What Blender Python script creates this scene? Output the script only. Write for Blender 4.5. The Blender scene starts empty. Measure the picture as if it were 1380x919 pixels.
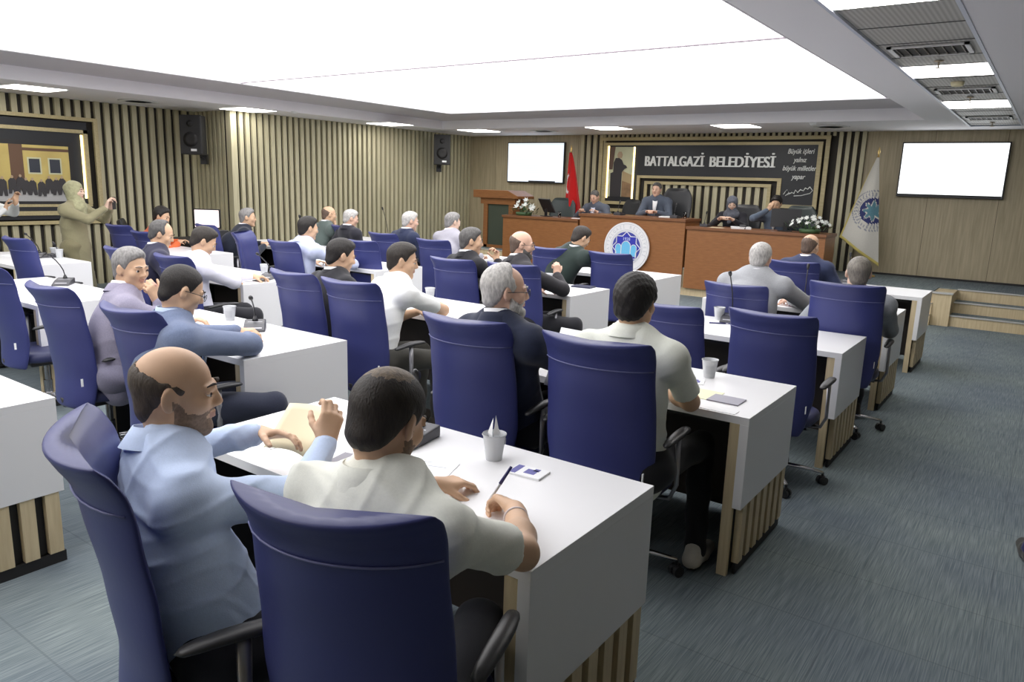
import bpy, bmesh, math, random
import numpy as np
from math import sin, cos, pi, radians, sqrt
from mathutils import Vector, Matrix, Euler
random.seed(7)
SC = bpy.context.scene
COL = SC.collection
V = Vector
# ------------------------------------------------------------------ materials
MATS = {}
def mat(name, col=(), rough=.5, metal=0.0, spec=.5, emit=None, es=0.0, noise=None, bump=None, stretch=(1,1,1), col2=None, trans=0.0, alpha=1.0, sheen=0.0, coat=0.0):
    if name in MATS: return MATS[name]
    m = bpy.data.materials.new(name); m.use_nodes = True
    nt = m.node_tree; b = nt.nodes['Principled BSDF']
    b.inputs['Base Color'].default_value = (*col, 1)
    b.inputs['Roughness'].default_value = rough
    b.inputs['Metallic'].default_value = metal
    b.inputs['Specular IOR Level'].default_value = spec
    if sheen: b.inputs['Sheen Weight'].default_value = sheen
    if coat: b.inputs['Coat Weight'].default_value = coat
    if trans: b.inputs['Transmission Weight'].default_value = trans
    if alpha < 1: b.inputs['Alpha'].default_value = alpha
    if emit:
        b.inputs['Emission Color'].default_value = (*emit, 1); b.inputs['Emission Strength'].default_value = es
    if noise or bump:
        tc = nt.nodes.new('ShaderNodeTexCoord'); mp = nt.nodes.new('ShaderNodeMapping')
        mp.inputs['Scale'].default_value = stretch
        nt.links.new(tc.outputs['Object'], mp.inputs['Vector'])
    if noise:
        n = nt.nodes.new('ShaderNodeTexNoise'); n.inputs['Scale'].default_value = noise; n.inputs['Detail'].default_value = 4
        nt.links.new(mp.outputs['Vector'], n.inputs['Vector'])
        r = nt.nodes.new('ShaderNodeValToRGB')
        r.color_ramp.elements[0].position = .32; r.color_ramp.elements[1].position = .68
        c2 = col2 or tuple(c*.75 for c in col)
        r.color_ramp.elements[0].color = (*c2, 1); r.color_ramp.elements[1].color = (*col, 1)
        nt.links.new(n.outputs['Fac'], r.inputs['Fac']); nt.links.new(r.outputs['Color'], b.inputs['Base Color'])
    if bump:
        n2 = nt.nodes.new('ShaderNodeTexNoise'); n2.inputs['Scale'].default_value = bump[0]; n2.inputs['Detail'].default_value = 3
        nt.links.new(mp.outputs['Vector'], n2.inputs['Vector'])
        bp = nt.nodes.new('ShaderNodeBump'); bp.inputs['Strength'].default_value = bump[1]; bp.inputs['Distance'].default_value = bump[2] if len(bump) > 2 else .01
        nt.links.new(n2.outputs['Fac'], bp.inputs['Height']); nt.links.new(bp.outputs['Normal'], b.inputs['Normal'])
    MATS[name] = m
    return m

white = mat('white_laminate', (.80,.80,.81), .32, spec=.4)
oak = mat('light_oak', (.66,.55,.35), .5, noise=6, stretch=(9,9,.7), col2=(.55,.44,.27))
oakw = mat('oak_slat', (.57,.53,.36), .55, noise=5, stretch=(7,7,.5), col2=(.48,.44,.29))
oakpan = mat('oak_panelling', (.50,.43,.29), .5, noise=5, stretch=(9,9,.45), col2=(.39,.33,.215))
brownwood = mat('brown_wood', (.30,.125,.042), .38, noise=4, stretch=(2,2,14), col2=(.24,.095,.031))
brownedge = mat('brown_wood_edge', (.20,.08,.03), .38, noise=4, stretch=(1,14,14), col2=(.19,.075,.028))
black = mat('black_board', (.018,.017,.018), .6)
backing = mat('dark_backing', (.035,.030,.024), .8)
blackp = mat('black_plastic', (.02,.02,.022), .42)
darkfab = mat('dark_fabric', (.025,.028,.045), .8)
blue = mat('blue_leatherette', (.036,.043,.165), .42, spec=.45, bump=(60,.12,.002))
piping = mat('blue_piping', (.13,.14,.30), .45)
chrome = mat('chrome', (.75,.75,.77), .16, 1.0)
greym = mat('grey_metal', (.30,.30,.32), .35, .8)
gold = mat('gold', (.75,.55,.22), .3, .9)
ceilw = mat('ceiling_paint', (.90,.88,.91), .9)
ceild = mat('ceiling_ledge_shade', (.62,.59,.62), .9)  # ceiling paint in a darker tone, the unlit look of the ledge painted in
glass = mat('clear_glass', (1,1,1), .04, trans=1.0)
paper = mat('paper', (.86,.87,.88), .7)
cream = mat('cream_paper', (.85,.78,.55), .7)
# carpet
def carpet():
    m = bpy.data.materials.new('carpet'); m.use_nodes = True; nt = m.node_tree; N = nt.nodes; L = nt.links
    b = N['Principled BSDF']; b.inputs['Roughness'].default_value = .95; b.inputs['Specular IOR Level'].default_value = .15
    tc = N.new('ShaderNodeTexCoord')
    mp = N.new('ShaderNodeMapping'); mp.inputs['Scale'].default_value = (230, 5, 1); L.new(tc.outputs['Object'], mp.inputs['Vector'])
    n1 = N.new('ShaderNodeTexNoise'); n1.inputs['Scale'].default_value = 1; n1.inputs['Detail'].default_value = 3; L.new(mp.outputs['Vector'], n1.inputs['Vector'])
    r1 = N.new('ShaderNodeValToRGB'); r1.color_ramp.elements[0].position = .36; r1.color_ramp.elements[1].position = .66
    r1.color_ramp.elements[0].color = (.135,.165,.178,1); r1.color_ramp.elements[1].color = (.235,.272,.275,1)
    L.new(n1.outputs['Fac'], r1.inputs['Fac'])
    n2 = N.new('ShaderNodeTexNoise'); n2.inputs['Scale'].default_value = 1.1; n2.inputs['Detail'].default_value = 5; L.new(tc.outputs['Object'], n2.inputs['Vector'])
    r2 = N.new('ShaderNodeValToRGB'); r2.color_ramp.elements[0].position = .3; r2.color_ramp.elements[1].position = .72
    r2.color_ramp.elements[0].color = (.78,.80,.88,1); r2.color_ramp.elements[1].color = (1.12,1.12,1.06,1)
    L.new(n2.outputs['Fac'], r2.inputs['Fac'])
    mx = N.new('ShaderNodeMix'); mx.data_type = 'RGBA'; mx.blend_type = 'MULTIPLY'; mx.inputs[0].default_value = 1
    L.new(r1.outputs['Color'], mx.inputs[6]); L.new(r2.outputs['Color'], mx.inputs[7])
    # carpet tile seams
    br = N.new('ShaderNodeTexBrick'); br.offset = 0; br.inputs['Scale'].default_value = 1; br.inputs['Brick Width'].default_value = .5; br.inputs['Row Height'].default_value = .5
    br.inputs['Mortar Size'].default_value = .004; br.inputs['Color1'].default_value = (1,1,1,1); br.inputs['Color2'].default_value = (.93,.94,.96,1); br.inputs['Mortar'].default_value = (.80,.80,.82,1)
    L.new(tc.outputs['Object'], br.inputs['Vector'])
    mx2 = N.new('ShaderNodeMix'); mx2.data_type = 'RGBA'; mx2.blend_type = 'MULTIPLY'; mx2.inputs[0].default_value = 1
    L.new(mx.outputs[2], mx2.inputs[6]); L.new(br.outputs['Color'], mx2.inputs[7])
    L.new(mx2.outputs[2], b.inputs['Base Color'])
    bp = N.new('ShaderNodeBump'); bp.inputs['Strength'].default_value = .35; bp.inputs['Distance'].default_value = .004
    L.new(n1.outputs['Fac'], bp.inputs['Height']); L.new(bp.outputs['Normal'], b.inputs['Normal'])
    return m
carpetm = carpet()
def emitm(name, col, s):
    if name in MATS: return MATS[name]
    m = bpy.data.materials.new(name); m.use_nodes = True; nt = m.node_tree; nt.nodes.clear()
    e = nt.nodes.new('ShaderNodeEmission'); e.inputs[0].default_value = (*col,1); e.inputs[1].default_value = s
    o = nt.nodes.new('ShaderNodeOutputMaterial'); nt.links.new(e.outputs[0], o.inputs[0]); MATS[name] = m; return m

# ------------------------------------------------------------------ mesh helpers
class MB:
    def __init__(s): s.v = []; s.f = []; s.m = []; s.cur = 0; s.T = None
    def add(s, vs, fs):
        o = len(s.v)
        if s.T is not None: vs = [tuple(s.T @ V(v)) for v in vs]
        s.v += [tuple(v) for v in vs]; s.f += [tuple(i+o for i in f) for f in fs]; s.m += [s.cur]*len(fs); return s
    def box(s, x0, x1, y0, y1, z0, z1):
        vs = [(x0,y0,z0),(x1,y0,z0),(x1,y1,z0),(x0,y1,z0),(x0,y0,z1),(x1,y0,z1),(x1,y1,z1),(x0,y1,z1)]
        return s.add(vs, [(0,3,2,1),(4,5,6,7),(0,1,5,4),(1,2,6,5),(2,3,7,6),(3,0,4,7)])
    def bbox(s, c, size, rot=None):
        hx,hy,hz = [k/2 for k in size]
        vs = [V((x,y,z)) for z in (-hz,hz) for x,y in ((-hx,-hy),(hx,-hy),(hx,hy),(-hx,hy))]
        if rot is not None: vs = [rot @ v for v in vs]
        return s.add([v+V(c) for v in vs], [(0,3,2,1),(4,5,6,7),(0,1,5,4),(1,2,6,5),(2,3,7,6),(3,0,4,7)])
    def tube(s, pts, r, n=10, close=False, cap=True, flat=1.0):
        pts = [V(p) for p in pts]; N = len(pts)
        rs = r if isinstance(r, (list,tuple)) else [r]*N
        vs = []; up = None
        for i,p in enumerate(pts):
            if close: d = pts[(i+1)%N]-pts[i-1]
            else: d = pts[min(i+1,N-1)]-pts[max(i-1,0)]
            d.normalize()
            if up is None: up = V((0,0,1)) if abs(d.z) < .9 else V((1,0,0))
            a = d.cross(up); a.normalize(); b = a.cross(d); b.normalize(); up = b
            for k in range(n):
                t = 2*pi*k/n; vs.append(p + a*(cos(t)*rs[i]) + b*(sin(t)*rs[i]*flat))
        fs = []
        for i in range(N if close else N-1):
            j = (i+1)%N
            for k in range(n):
                k2 = (k+1)%n; fs.append((i*n+k, i*n+k2, j*n+k2, j*n+k))
        if cap and not close:
            fs.append(tuple(range(n-1,-1,-1))); fs.append(tuple((N-1)*n+k for k in range(n)))
        return s.add(vs, fs)
    def lathe(s, prof, c=(0,0,0), n=24, axis='z'):
        vs = []; fs = []; N = len(prof)
        for (r,z) in prof:
            for k in range(n):
                t = 2*pi*k/n
                if axis == 'z': vs.append((c[0]+r*cos(t), c[1]+r*sin(t), c[2]+z))
                elif axis == 'y': vs.append((c[0]+r*cos(t), c[1]+z, c[2]+r*sin(t)))
                else: vs.append((c[0]+z, c[1]+r*cos(t), c[2]+r*sin(t)))
        for i in range(N-1):
            for k in range(n):
                k2 = (k+1)%n; fs.append((i*n+k, i*n+k2, (i+1)*n+k2, (i+1)*n+k))
        if prof[0][0] > 1e-6: fs.append(tuple(range(n-1,-1,-1)))
        if prof[-1][0] > 1e-6: fs.append(tuple((N-1)*n+k for k in range(n)))
        return s.add(vs, fs)
    def prism(s, pts2, y0, y1, plane='xz'):
        n = len(pts2)
        def P(a,b,c):
            return (a,c,b) if plane == 'xz' else ((a,b,c) if plane == 'xy' else (c,a,b))
        vs = [P(a,b,y0) for a,b in pts2] + [P(a,b,y1) for a,b in pts2]
        fs = [tuple(range(n)), tuple(range(2*n-1,n-1,-1))] + [(i,(i+1)%n+0,(i+1)%n+n,i+n)[::-1] for i in range(n)]
        return s.add(vs, fs)
    def grid(s, fn, nu, nv, closeu=False):
        vs = [fn(i/(nu-1) if not closeu else i/nu, j/(nv-1)) for j in range(nv) for i in range(nu)]
        fs = []
        for j in range(nv-1):
            for i in range(nu if closeu else nu-1):
                i2 = (i+1)%nu; fs.append((j*nu+i, j*nu+i2, (j+1)*nu+i2, (j+1)*nu+i))
        return s.add(vs, fs)
    def build(s, name, mats, parent=None, smooth=False, bevel=0, sub=0, auto=None, fixn=True):
        me = bpy.data.meshes.new(name); me.from_pydata(s.v, [], s.f)
        mats = mats if isinstance(mats, (list,tuple)) else [mats]
        for m in mats: me.materials.append(m)
        if len(mats) > 1: me.polygons.foreach_set('material_index', s.m)
        if fixn:
            bm = bmesh.new(); bm.from_mesh(me); bmesh.ops.recalc_face_normals(bm, faces=bm.faces); bm.to_mesh(me); bm.free()
        me.update()
        if smooth: me.shade_smooth() if auto is None else me.shade_smooth()
        o = bpy.data.objects.new(name, me); COL.objects.link(o)
        if parent is not None: o.parent = parent
        if bevel:
            md = o.modifiers.new('bevel','BEVEL'); md.width = bevel; md.segments = 2; md.limit_method = 'ANGLE'; md.angle_limit = .6
        if sub:
            md = o.modifiers.new('sub','SUBSURF'); md.levels = sub; md.render_levels = sub
        if auto is not None and smooth:
            try: me.set_sharp_from_angle(angle=auto)
            except Exception: pass
        return o
def tag(o, label=None, cat=None, group=None, kind=None):
    if label: o['label'] = label
    if cat: o['category'] = cat
    if group: o['group'] = group
    if kind: o['kind'] = kind
    return o
def empty(name, loc=(0,0,0), rz=0.0, label=None, cat=None, group=None):
    o = bpy.data.objects.new(name, None); COL.objects.link(o); o.location = loc; o.rotation_euler = (0,0,rz)
    o.empty_display_size = .1
    return tag(o, label, cat, group)
def struct(o, label=None): 
    o['kind'] = 'structure'
    if label: o['label'] = label
    return o
def copy_tree(o, parent=None):
    c = o.copy(); COL.objects.link(c)
    if parent is not None: c.parent = parent
    for ch in list(o.children): copy_tree(ch, c)
    return c
TXT = {}
def text_mesh(body, size, mat_, name, parent, loc, rot, ext=.006, align='CENTER', shear=0, off=0, space=1.0, sx=1.0):
    cu = bpy.data.curves.new('t', 'FONT'); cu.body = body; cu.size = size; cu.extrude = ext; cu.align_x = align; cu.align_y = 'CENTER'; cu.shear = shear; cu.offset = off; cu.space_character = space
    t = bpy.data.objects.new('t', cu); COL.objects.link(t)
    dg = bpy.context.evaluated_depsgraph_get(); dg.update()
    me = bpy.data.meshes.new_from_object(t.evaluated_get(dg)); bpy.data.objects.remove(t); bpy.data.curves.remove(cu)
    me.materials.clear(); me.materials.append(mat_)
    o = bpy.data.objects.new(name, me); COL.objects.link(o); o.location = loc; o.rotation_euler = rot; o.scale = (sx,1,1)
    if parent is not None: o.parent = parent
    return o

# ------------------------------------------------------------------ camera
RW = Matrix(((0.81061111,0.58475407,0.03118189),(0.14530963,-0.1492796,-0.97805967),(-0.56726955,0.79735706,-0.2059781)))
cam = bpy.data.cameras.new('camera'); camo = bpy.data.objects.new('camera', cam); COL.objects.link(camo)
right = V(RW[0]); up = -V(RW[1]); back = -V(RW[2])
M = Matrix((right, up, back)).transposed().to_4x4(); M.translation = V((0,0,1.72))
camo.matrix_world = M
cam.sensor_width = 36; cam.lens = 1008.27/1380*36; cam.clip_start = .02
SC.camera = camo
# ------------------------------------------------------------------ room shell
ZC = 2.72
XL1, XL2, YR, YF, XR, YB = -11.9, -10.9, 7.4, 13.5, 4.2, -3.2
b = MB(); b.box(XL1-.2, XR+.2, YB-.2, YF+.2, -.1, 0); struct(b.build('floor', carpetm))
# plain walls
b = MB(); b.box(XL1-.2, XL1-.04, YB, YR+.2, 0, ZC+.3); wl = struct(b.build('wall_left', backing))
b = MB(); b.box(XL2-.2, XL2-.04, YR, YF+.1, 0, ZC+.3); wl2 = struct(b.build('wall_left_front', backing)); 
b = MB(); b.box(XL1-.2, XL2-.04, YR+.04, YR+.2, 0, ZC+.3); struct(b.build('wall_return', backing))
b = MB(); b.box(XL2-.2, XR+.2, YF, YF+.2, 0, ZC+.3); struct(b.build('wall_front', oakpan))
b = MB(); b.box(XR, XR+.2, YB, YF, 0, ZC+.3); struct(b.build('wall_right', oakpan))
b = MB(); b.box(XL1-.2, XR+.2, YB-.2, YB, 0, ZC+.3); struct(b.build('wall_back', oakpan))
# slats
def slats_x(x, y0, y1, z0, z1, per, w, d, name, skip=None):
    b = MB(); n = int((y1-y0)/per)
    for i in range(n+1):
        y = y0+i*per
        segs = [(z0,z1)]
        if skip:
            for (a0,a1,s0,s1) in skip:
                if a0 < y+w/2 < a1: segs = [(z0,s0),(s1,z1)]
        for s in segs:
            if s[1]-s[0] > .02: b.box(x-.04, x-.04+d, y, y+w, *s)
    return struct(b.build(name, oakw))
slats_x(XL2, YR+.03, YF-.02, 0.0, ZC, .122, .068, .05, 'trim_1')
PY0, PY1, PZ0, PZ1 = 1.6, 5.78, .92, 2.47
slats_x(XL1, YB+1, YR-.05, 0.0, ZC, .14, .075, .05, 'trim_2', skip=[(PY0,PY1,PZ0,PZ1)])
b = MB()
for i in range(8):
    x = XL1+.03+i*.122; b.box(x, x+.068, YR-.01, YR+.04, 0, ZC)
b.box(XL2-.06, XL2+.012, YR-.012, YR+.03, 0, ZC)
struct(b.build('trim_3', oakw))
# plain wood panel joints on the front wall
b = MB()
for x in [-10.2,-9.15,-8.1] + [-2.65+.95*i for i in range(1,8)]:
    b.box(x-.003, x+.003, YF-.002, YF+.002, .45, ZC)
struct(b.build('trim_4', mat('panel_joint', (.12,.10,.07), .8)))
# ---- slatted feature panel in the middle of the front wall
fy = YF-.012
b = MB(); b.box(-8.05, -2.68, fy, YF, .45, ZC); struct(b.build('trim_5', backing))
b = MB()
sy0 = YF-.055
def vs(x, z0, z1, w=.085): b.box(x, x+w, sy0, fy, z0, z1)
for i in range(4): vs(-8.02+i*.145, .45, ZC, .08)
vs(-7.47-.07, 1.27, 2.62, .085)
# left part under frame
x = -7.47
while x < -6.70: vs(x, .45, 1.27, .085); x += .155
x = -6.42
while x < -4.16: vs(x, .45, 1.80, .085); x += .155
x = -4.14
while x < -3.22: vs(x, .45, 1.27, .085); x += .155
for i in range(4): vs(-3.10+i*.118, .45, ZC, .062)
x = -7.5
while x < -3.2: vs(x, 2.655, ZC, .05); x += .1
struct(b.build('trim_6', oakw))
# stage (raised platform) and steps
STZ = .45
b = MB()
b.box(XL2, -1.22, 11.66, YF, 0, STZ-.012); b.box(-1.22, -1.0, 11.6, YF, 0, STZ-.012); b.box(-1.0, XR, 12.26, YF, 0, STZ-.012)
pl = struct(b.build('trim_7', oak))
b = MB(); b.box(XL2, -1.24, 11.68, YF, STZ-.012, STZ); b.box(-1.24,XR,12.28,YF,STZ-.012,STZ)
struct(b.build('trim_8', carpetm))
b = MB()
for k in range(2):
    b.box(-1.0, XR, 11.66+.3*k, 12.3, .15*k, .15*(k+1)-.004)
struct(b.build('trim_9', oak))
b = MB()
for k in range(2): b.box(-1.0, XR, 11.69+.3*k, 11.96+.3*k, .15*(k+1)-.004, .15*(k+1)+.001)
struct(b.build('trim_10', carpetm))
nos = mat('aluminium_nosing', (.75,.75,.74), .35, .6)
b = MB()
for k in range(3): b.box(-1.0, XR, 11.645+.3*k, 11.69+.3*k, .15*(k+1)-.012, .15*(k+1)+.003)
b.box(-1.25,-.99,11.58,11.7,STZ-.014,STZ+.003)
# steps on the far side of the post
for k in range(2): b.box(-2.3, -1.22, 11.50+.08*k, 11.53+.08*k, .15*(k+1)-.012, .15*(k+1)+.003)
b.box(XL2, -1.25, 11.645, 11.68, STZ-.014, STZ+.003)
struct(b.build('trim_11', nos))
b = MB(); b.box(-2.3,-1.22,11.50,11.66,0,.15); b.box(-2.3,-1.22,11.58,11.66,.15,.30); struct(b.build('trim_12', oak))
b = MB(); b.box(-1.0, XR, YF-.02, YF, STZ, STZ+.03); b.box(-2.66,-1.0, YF-.02, YF, STZ, STZ+.03); struct(b.build('baseboard_front', black))

# ---- ceiling
OX0, OX1, OY0, OY1 = -10.1, -1.62, -2.6, 11.6      # opening in the soffit
Z1 = 2.88
b = MB()
b.box(XL1-.2, OX0, YB, YF, ZC, ZC+.3); b.box(OX0, OX1, OY1, YF, ZC, ZC+.3); b.box(OX0, OX1, YB, OY0, ZC, ZC+.3)
SX0, SX1 = -1.2, -.58                              # tiled strip
b.box(OX1, SX0, YB, YF, ZC, ZC+.3); b.box(SX1, XR, YB, YF, ZC, ZC+.3); b.box(SX0, SX1, 12.75, YF, ZC, ZC+.3)
struct(b.build('ceiling', ceilw))
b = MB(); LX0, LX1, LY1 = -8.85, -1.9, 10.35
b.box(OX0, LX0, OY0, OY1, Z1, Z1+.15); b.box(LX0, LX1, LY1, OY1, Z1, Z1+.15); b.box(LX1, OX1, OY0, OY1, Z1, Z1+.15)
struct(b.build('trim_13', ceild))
b = MB(); b.box(LX0-.06, LX0, OY0, LY1+.06, Z1-.006, Z1); b.box(LX0-.06, LX1+.03, LY1, LY1+.06, Z1-.006, Z1); struct(b.build('trim_14', ceilw))
pan = emitm('stretch_ceiling_light', (1.0,.985,1.0), 2.3)
yy = [OY0, 6.2, LY1]
for i in range(2):
    b = MB(); b.box(LX0, LX1, yy[i]+(.012 if i else 0), yy[i+1], Z1+.012, Z1+.03)
    o = b.build('luminous_ceiling_panel', pan)
    tag(o, ('large glowing ceiling panel filling the near part of the recess','glowing ceiling panel nearest the stage wall, beyond the thin joint')[i], 'ceiling light', 'luminous ceiling panels')
b = MB(); b.box(LX0, LX1, 6.188, 6.212, Z1+.002, Z1+.012); struct(b.build('trim_15', mat('joint_grey', (.35,.30,.34), .8)))
b = MB(); b.box(OX0, OX1, OY0, OY1, Z1+.15, Z1+.2); struct(b.build('trim_16', ceilw))
# square downlights in the soffit
lf = mat('light_frame', (.85,.85,.85), .5); le = emitm('downlight', (1.0,.97,.92), 9)
def panel_light(x, y, sx, sy, label, z=ZC):
    r = empty('recessed_ceiling_light', (x,y,z-.004), 0, label, 'ceiling light', 'recessed ceiling lights')
    b = MB(); b.box(-sx/2-.015, sx/2+.015, -sy/2-.015, sy/2+.015, -.002, .004); b.build('frame', lf, r)
    b = MB(); b.box(-sx/2, sx/2, -sy/2, sy/2, -.006, -.002); b.build('diffuser', le, r)
for x,y,l in ((-10.85,4.5,'square ceiling light in the left soffit, nearest the framed picture'),(-10.5,7.45,'square ceiling light in the left soffit beside the wall corner'),
              (-10.2,10.25,'square ceiling light in the left soffit, third from the picture side'),(-9.5,12.0,'square ceiling light in the far left corner of the soffit'),
              (-6.58,11.95,'square ceiling light over the left end of the black sign'),(-4.33,12.0,'square ceiling light over the right part of the black sign')):
    panel_light(x, y, .6, .6, l)
# tiled metal strip
met = bpy.data.materials.new('perforated_tile'); met.use_nodes = True
nt = met.node_tree; bs = nt.nodes['Principled BSDF']; bs.inputs['Roughness'].default_value = .5; bs.inputs['Metallic'].default_value = .1
tc = nt.nodes.new('ShaderNodeTexCoord'); wv = nt.nodes.new('ShaderNodeTexWave'); wv.bands_direction = 'X'; wv.inputs['Scale'].default_value = 11; wv.inputs['Distortion'].default_value = 0
nt.links.new(tc.outputs['Object'], wv.inputs['Vector']); rp = nt.nodes.new('ShaderNodeValToRGB'); rp.color_ramp.elements[0].color = (.36,.35,.33,1); rp.color_ramp.elements[1].color = (.52,.51,.49,1)
nt.links.new(wv.outputs['Fac'], rp.inputs['Fac']); nt.links.new(rp.outputs['Color'], bs.inputs['Base Color'])
b = MB(); b.box(SX0, SX1, YB, 12.75, ZC+.012, ZC+.03); struct(b.build('trim_17', met))
b = MB(); b.box(SX0-.012, SX0+.012, YB, 12.75, ZC-.006, ZC+.02); b.box(SX1-.012, SX1+.012, YB, 12.75, ZC-.006, ZC+.02)
y = .3
b.box(SX0-.012, SX1+.012, 12.74, 12.77, ZC-.006, ZC+.02)
struct(b.build('trim_18', mat('strip_profile', (.62,.66,.78), .4)))
b = MB(); y = 1.1
while y < 12.7: b.box(SX0, SX1, y-.003, y+.003, ZC+.008, ZC+.0125); y += .6
struct(b.build('trim_19', mat('tile_joint', (.12,.12,.12), .8)))
for x,y,l in ((-.89,7.25,'rectangular ceiling light in the narrow tiled strip, nearer one'),(-.89,9.9,'rectangular ceiling light in the narrow tiled strip, farther one'),(-.89,4.35,'ceiling light in the tiled strip cut by the top edge')):
    panel_light(x, y, .58, .62 if y<9 else .7, l, ZC+.012)
def vent(x, y, l, sx=.5, sy=.42):
    r = empty('ceiling_air_vent', (x,y,ZC+.008), 0, l, 'air vent', 'air vents in the tiled ceiling strip')
    b = MB()
    for a in ((-sx/2,sx/2,-sy/2,-sy/2+.03),(-sx/2,sx/2,sy/2-.03,sy/2),(-sx/2,-sx/2+.03,-sy/2,sy/2),(sx/2-.03,sx/2,-sy/2,sy/2)): b.box(a[0],a[1],a[2],a[3],-.012,0)
    b.build('frame', lf, r)
    b = MB(); b.box(-sx/2+.03,sx/2-.03,-sy/2+.03,sy/2-.03,-.003,0); b.build('duct_opening', black, r)
    b = MB(); n = 8
    for i in range(n):
        xx = -sx/2+.05+i*(sx-.1)/(n-1); b.bbox((xx,0,-.008),(.012,sy-.06,.004),Matrix.Rotation(.5,3,'Y'))
    b.build('louvre', greym, r)
vent(-.89, 6.2, 'slotted air vent in the tiled ceiling strip, nearest one'); vent(-.89, 8.65, 'slotted air vent in the ceiling strip between its two bright lights'); vent(-.89, 11.6, 'slotted air vent at the far end of the ceiling strip')
for x,y,l in ((-.9,6.72,'small ceiling sprinkler between near vent and light'),(-.9,9.2,'small ceiling sprinkler beyond the middle vent'),(-.9,12.3,'small ceiling sprinkler at the far end of the strip')):
    r = empty('ceiling_sprinkler', (x,y,ZC+.008), 0, l, 'sprinkler', 'ceiling sprinklers')
    b = MB(); b.lathe([(.035,0),(.03,-.006),(.01,-.01)]); b.build('rosette', mat('brass',(.5,.42,.3),.4,.6), r, True)
    b = MB(); b.tube([(0,0,-.008),(0,0,-.045)], .006); b.box(-.03,.03,-.004,.004,-.05,-.045); b.lathe([(.018,-.05),(.018,-.053)]); b.build('deflector', MATS['brass'], r)
r = empty('smoke_detector', (-.9,8.0,ZC+.01), 0, 'round cream smoke detector in the tiled ceiling strip', 'smoke detector')
b = MB(); b.lathe([(.055,0),(.055,-.015),(.045,-.035),(.02,-.042)]); b.build('housing', mat('cream_plastic',(.75,.68,.45),.5), r, True, auto=.6)
for x,y in ((-9.95,7.9),(-3.1,11.75)):
    r = empty('dome_camera', (x,y,ZC), 0, 'tiny white dome detector on the left soffit' if x<-5 else 'tiny white dome detector on the front soffit', 'detector')
    b = MB(); b.lathe([(.05,0),(.05,-.012),(.035,-.03),(.012,-.04)]); b.build('housing', lf, r, True, auto=.6)
for x,y,l in ((-11.05,6.0,'round ceiling air diffuser in the left soffit near the speaker'),(-8.2,12.35,'round ceiling air diffuser in the front soffit above the left screen'),(-3.0,12.4,'round ceiling air diffuser in the front soffit at right')):
    r = empty('round_air_diffuser', (x,y,ZC), 0, l, 'air vent')
    for i in range(4):
        b = MB(); R = .06+.06*i; b.lathe([(R,-.012),(R+.035,-.004)], n=32); b.build('ring', lf, r, True)

# ------------------------------------------------------------------ desks
def make_desk():
    r = empty('council_desk')
    W, D, H = 1.56, .72, .76
    b = MB(); b.box(-W, 0, 0, D, H-.035, H); b.build('desktop', white, r, bevel=.0012)
    for side in (0,1):
        x0, x1 = (-.04, 0) if side else (-W, -W+.04)
        b = MB(); b.box(x0, x1, 0, D, .335, H-.035); b.build('side_panel', white, r, bevel=.0012)
        ins = (x0-.045, x0) if side else (x1, x1+.045)
        b = MB(); b.box(ins[0], ins[1], .004, .03, 0, H-.035); b.build('support_board', oak, r)
        b = MB(); b.box(ins[0], ins[1]-.0 , .03, D-.02, 0.02, H-.035); b.build('inner_panel', black, r)
        b = MB(); n = 7; p = (D-.03)/n
        for i in range(n): b.box(x0+.004, x1-.004, .03+i*p+.02, .03+i*p+.02+p*.58, .055, .335)
        b.build('slat_panel', oak, r)
        b = MB(); b.box(x0+.012, x1-.014, .05, D-.01, .0, .05); b.build('plinth', black, r)
    b = MB(); b.box(-W+.085, -.085, D-.06, D-.035, .05, H-.035); b.build('modesty_panel', mat('modesty_board', (.045,.035,.03), .6), r)
    b = MB(); b.box(-W+.04, -.04, D-.035, D-.005, .335, H-.035); b.build('front_panel', white, r)
    b = MB(); n = 14; p = (W-.1)/n
    for i in range(n): b.box(-W+.05+i*p, -W+.05+i*p+p*.58, D-.033, D-.008, .055, .335)
    b.build('slat_panel', oak, r)
    b = MB(); b.box(-W+.085, -.085, .05, D-.035, H-.06, H-.036); b.build('underframe', black, r)
    return r
desk0 = make_desk()
colname = {'R':'rightmost column','C':'second column from the right','L':'third column from the right','LL':'column nearest the left wall'}
ordw = ['front','second','third','fourth','fifth']
XE = {'R':-.95,'C':-3.38,'L':-5.8,'LL':-8.3}
ROWS = {'R':[1.45,3.12,4.84,6.49,8.17],'C':[.66,2.31,3.99,5.62,7.32],'L':[2.31,3.99,5.62,7.36],'LL':[3.15,4.87,6.5,8.2]}
DL = {('R',0):'white desk nearest the camera, with the conference microphone, booklet and the writing man',
('R',1):'white desk with grey notebook, yellow sheet and cup by the right aisle',
('R',2):'white desk behind the big empty blue chair on the right aisle',
('R',3):'white desk in front of the light grey suited man by the right aisle',
('R',4):'white desk closest to the stage steps on the right aisle',
('C',0):'white desk cut by the left edge beside the leaning blue chair',
('C',1):'white desk where the man in the blue blazer rests his arms',
('C',2):'white desk in front of the man in the white polo leaning right',
('C',3):'white desk with the red tea glass and dark booklet',
('C',4):'white desk under the round emblem of the podium',
('L',0):'white desk with a single gooseneck microphone beside the grey suited man',
('L',1):'white desk in front of the man in the white long-sleeved shirt',
('L',2):'white desk in front of the man in the pale blue shirt',
('L',3):'white desk left of the podium in front of two white-haired men',
('LL',0):'white desk in front of the standing woman in the khaki coat',
('LL',1):'white desk end beside the computer monitor table, near the left wall',
('LL',2):'white desk in front of the grey-haired man by the slatted wall',
('LL',3):'farthest white desk by the slatted wall, in front of the bald man'}
first = True
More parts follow.
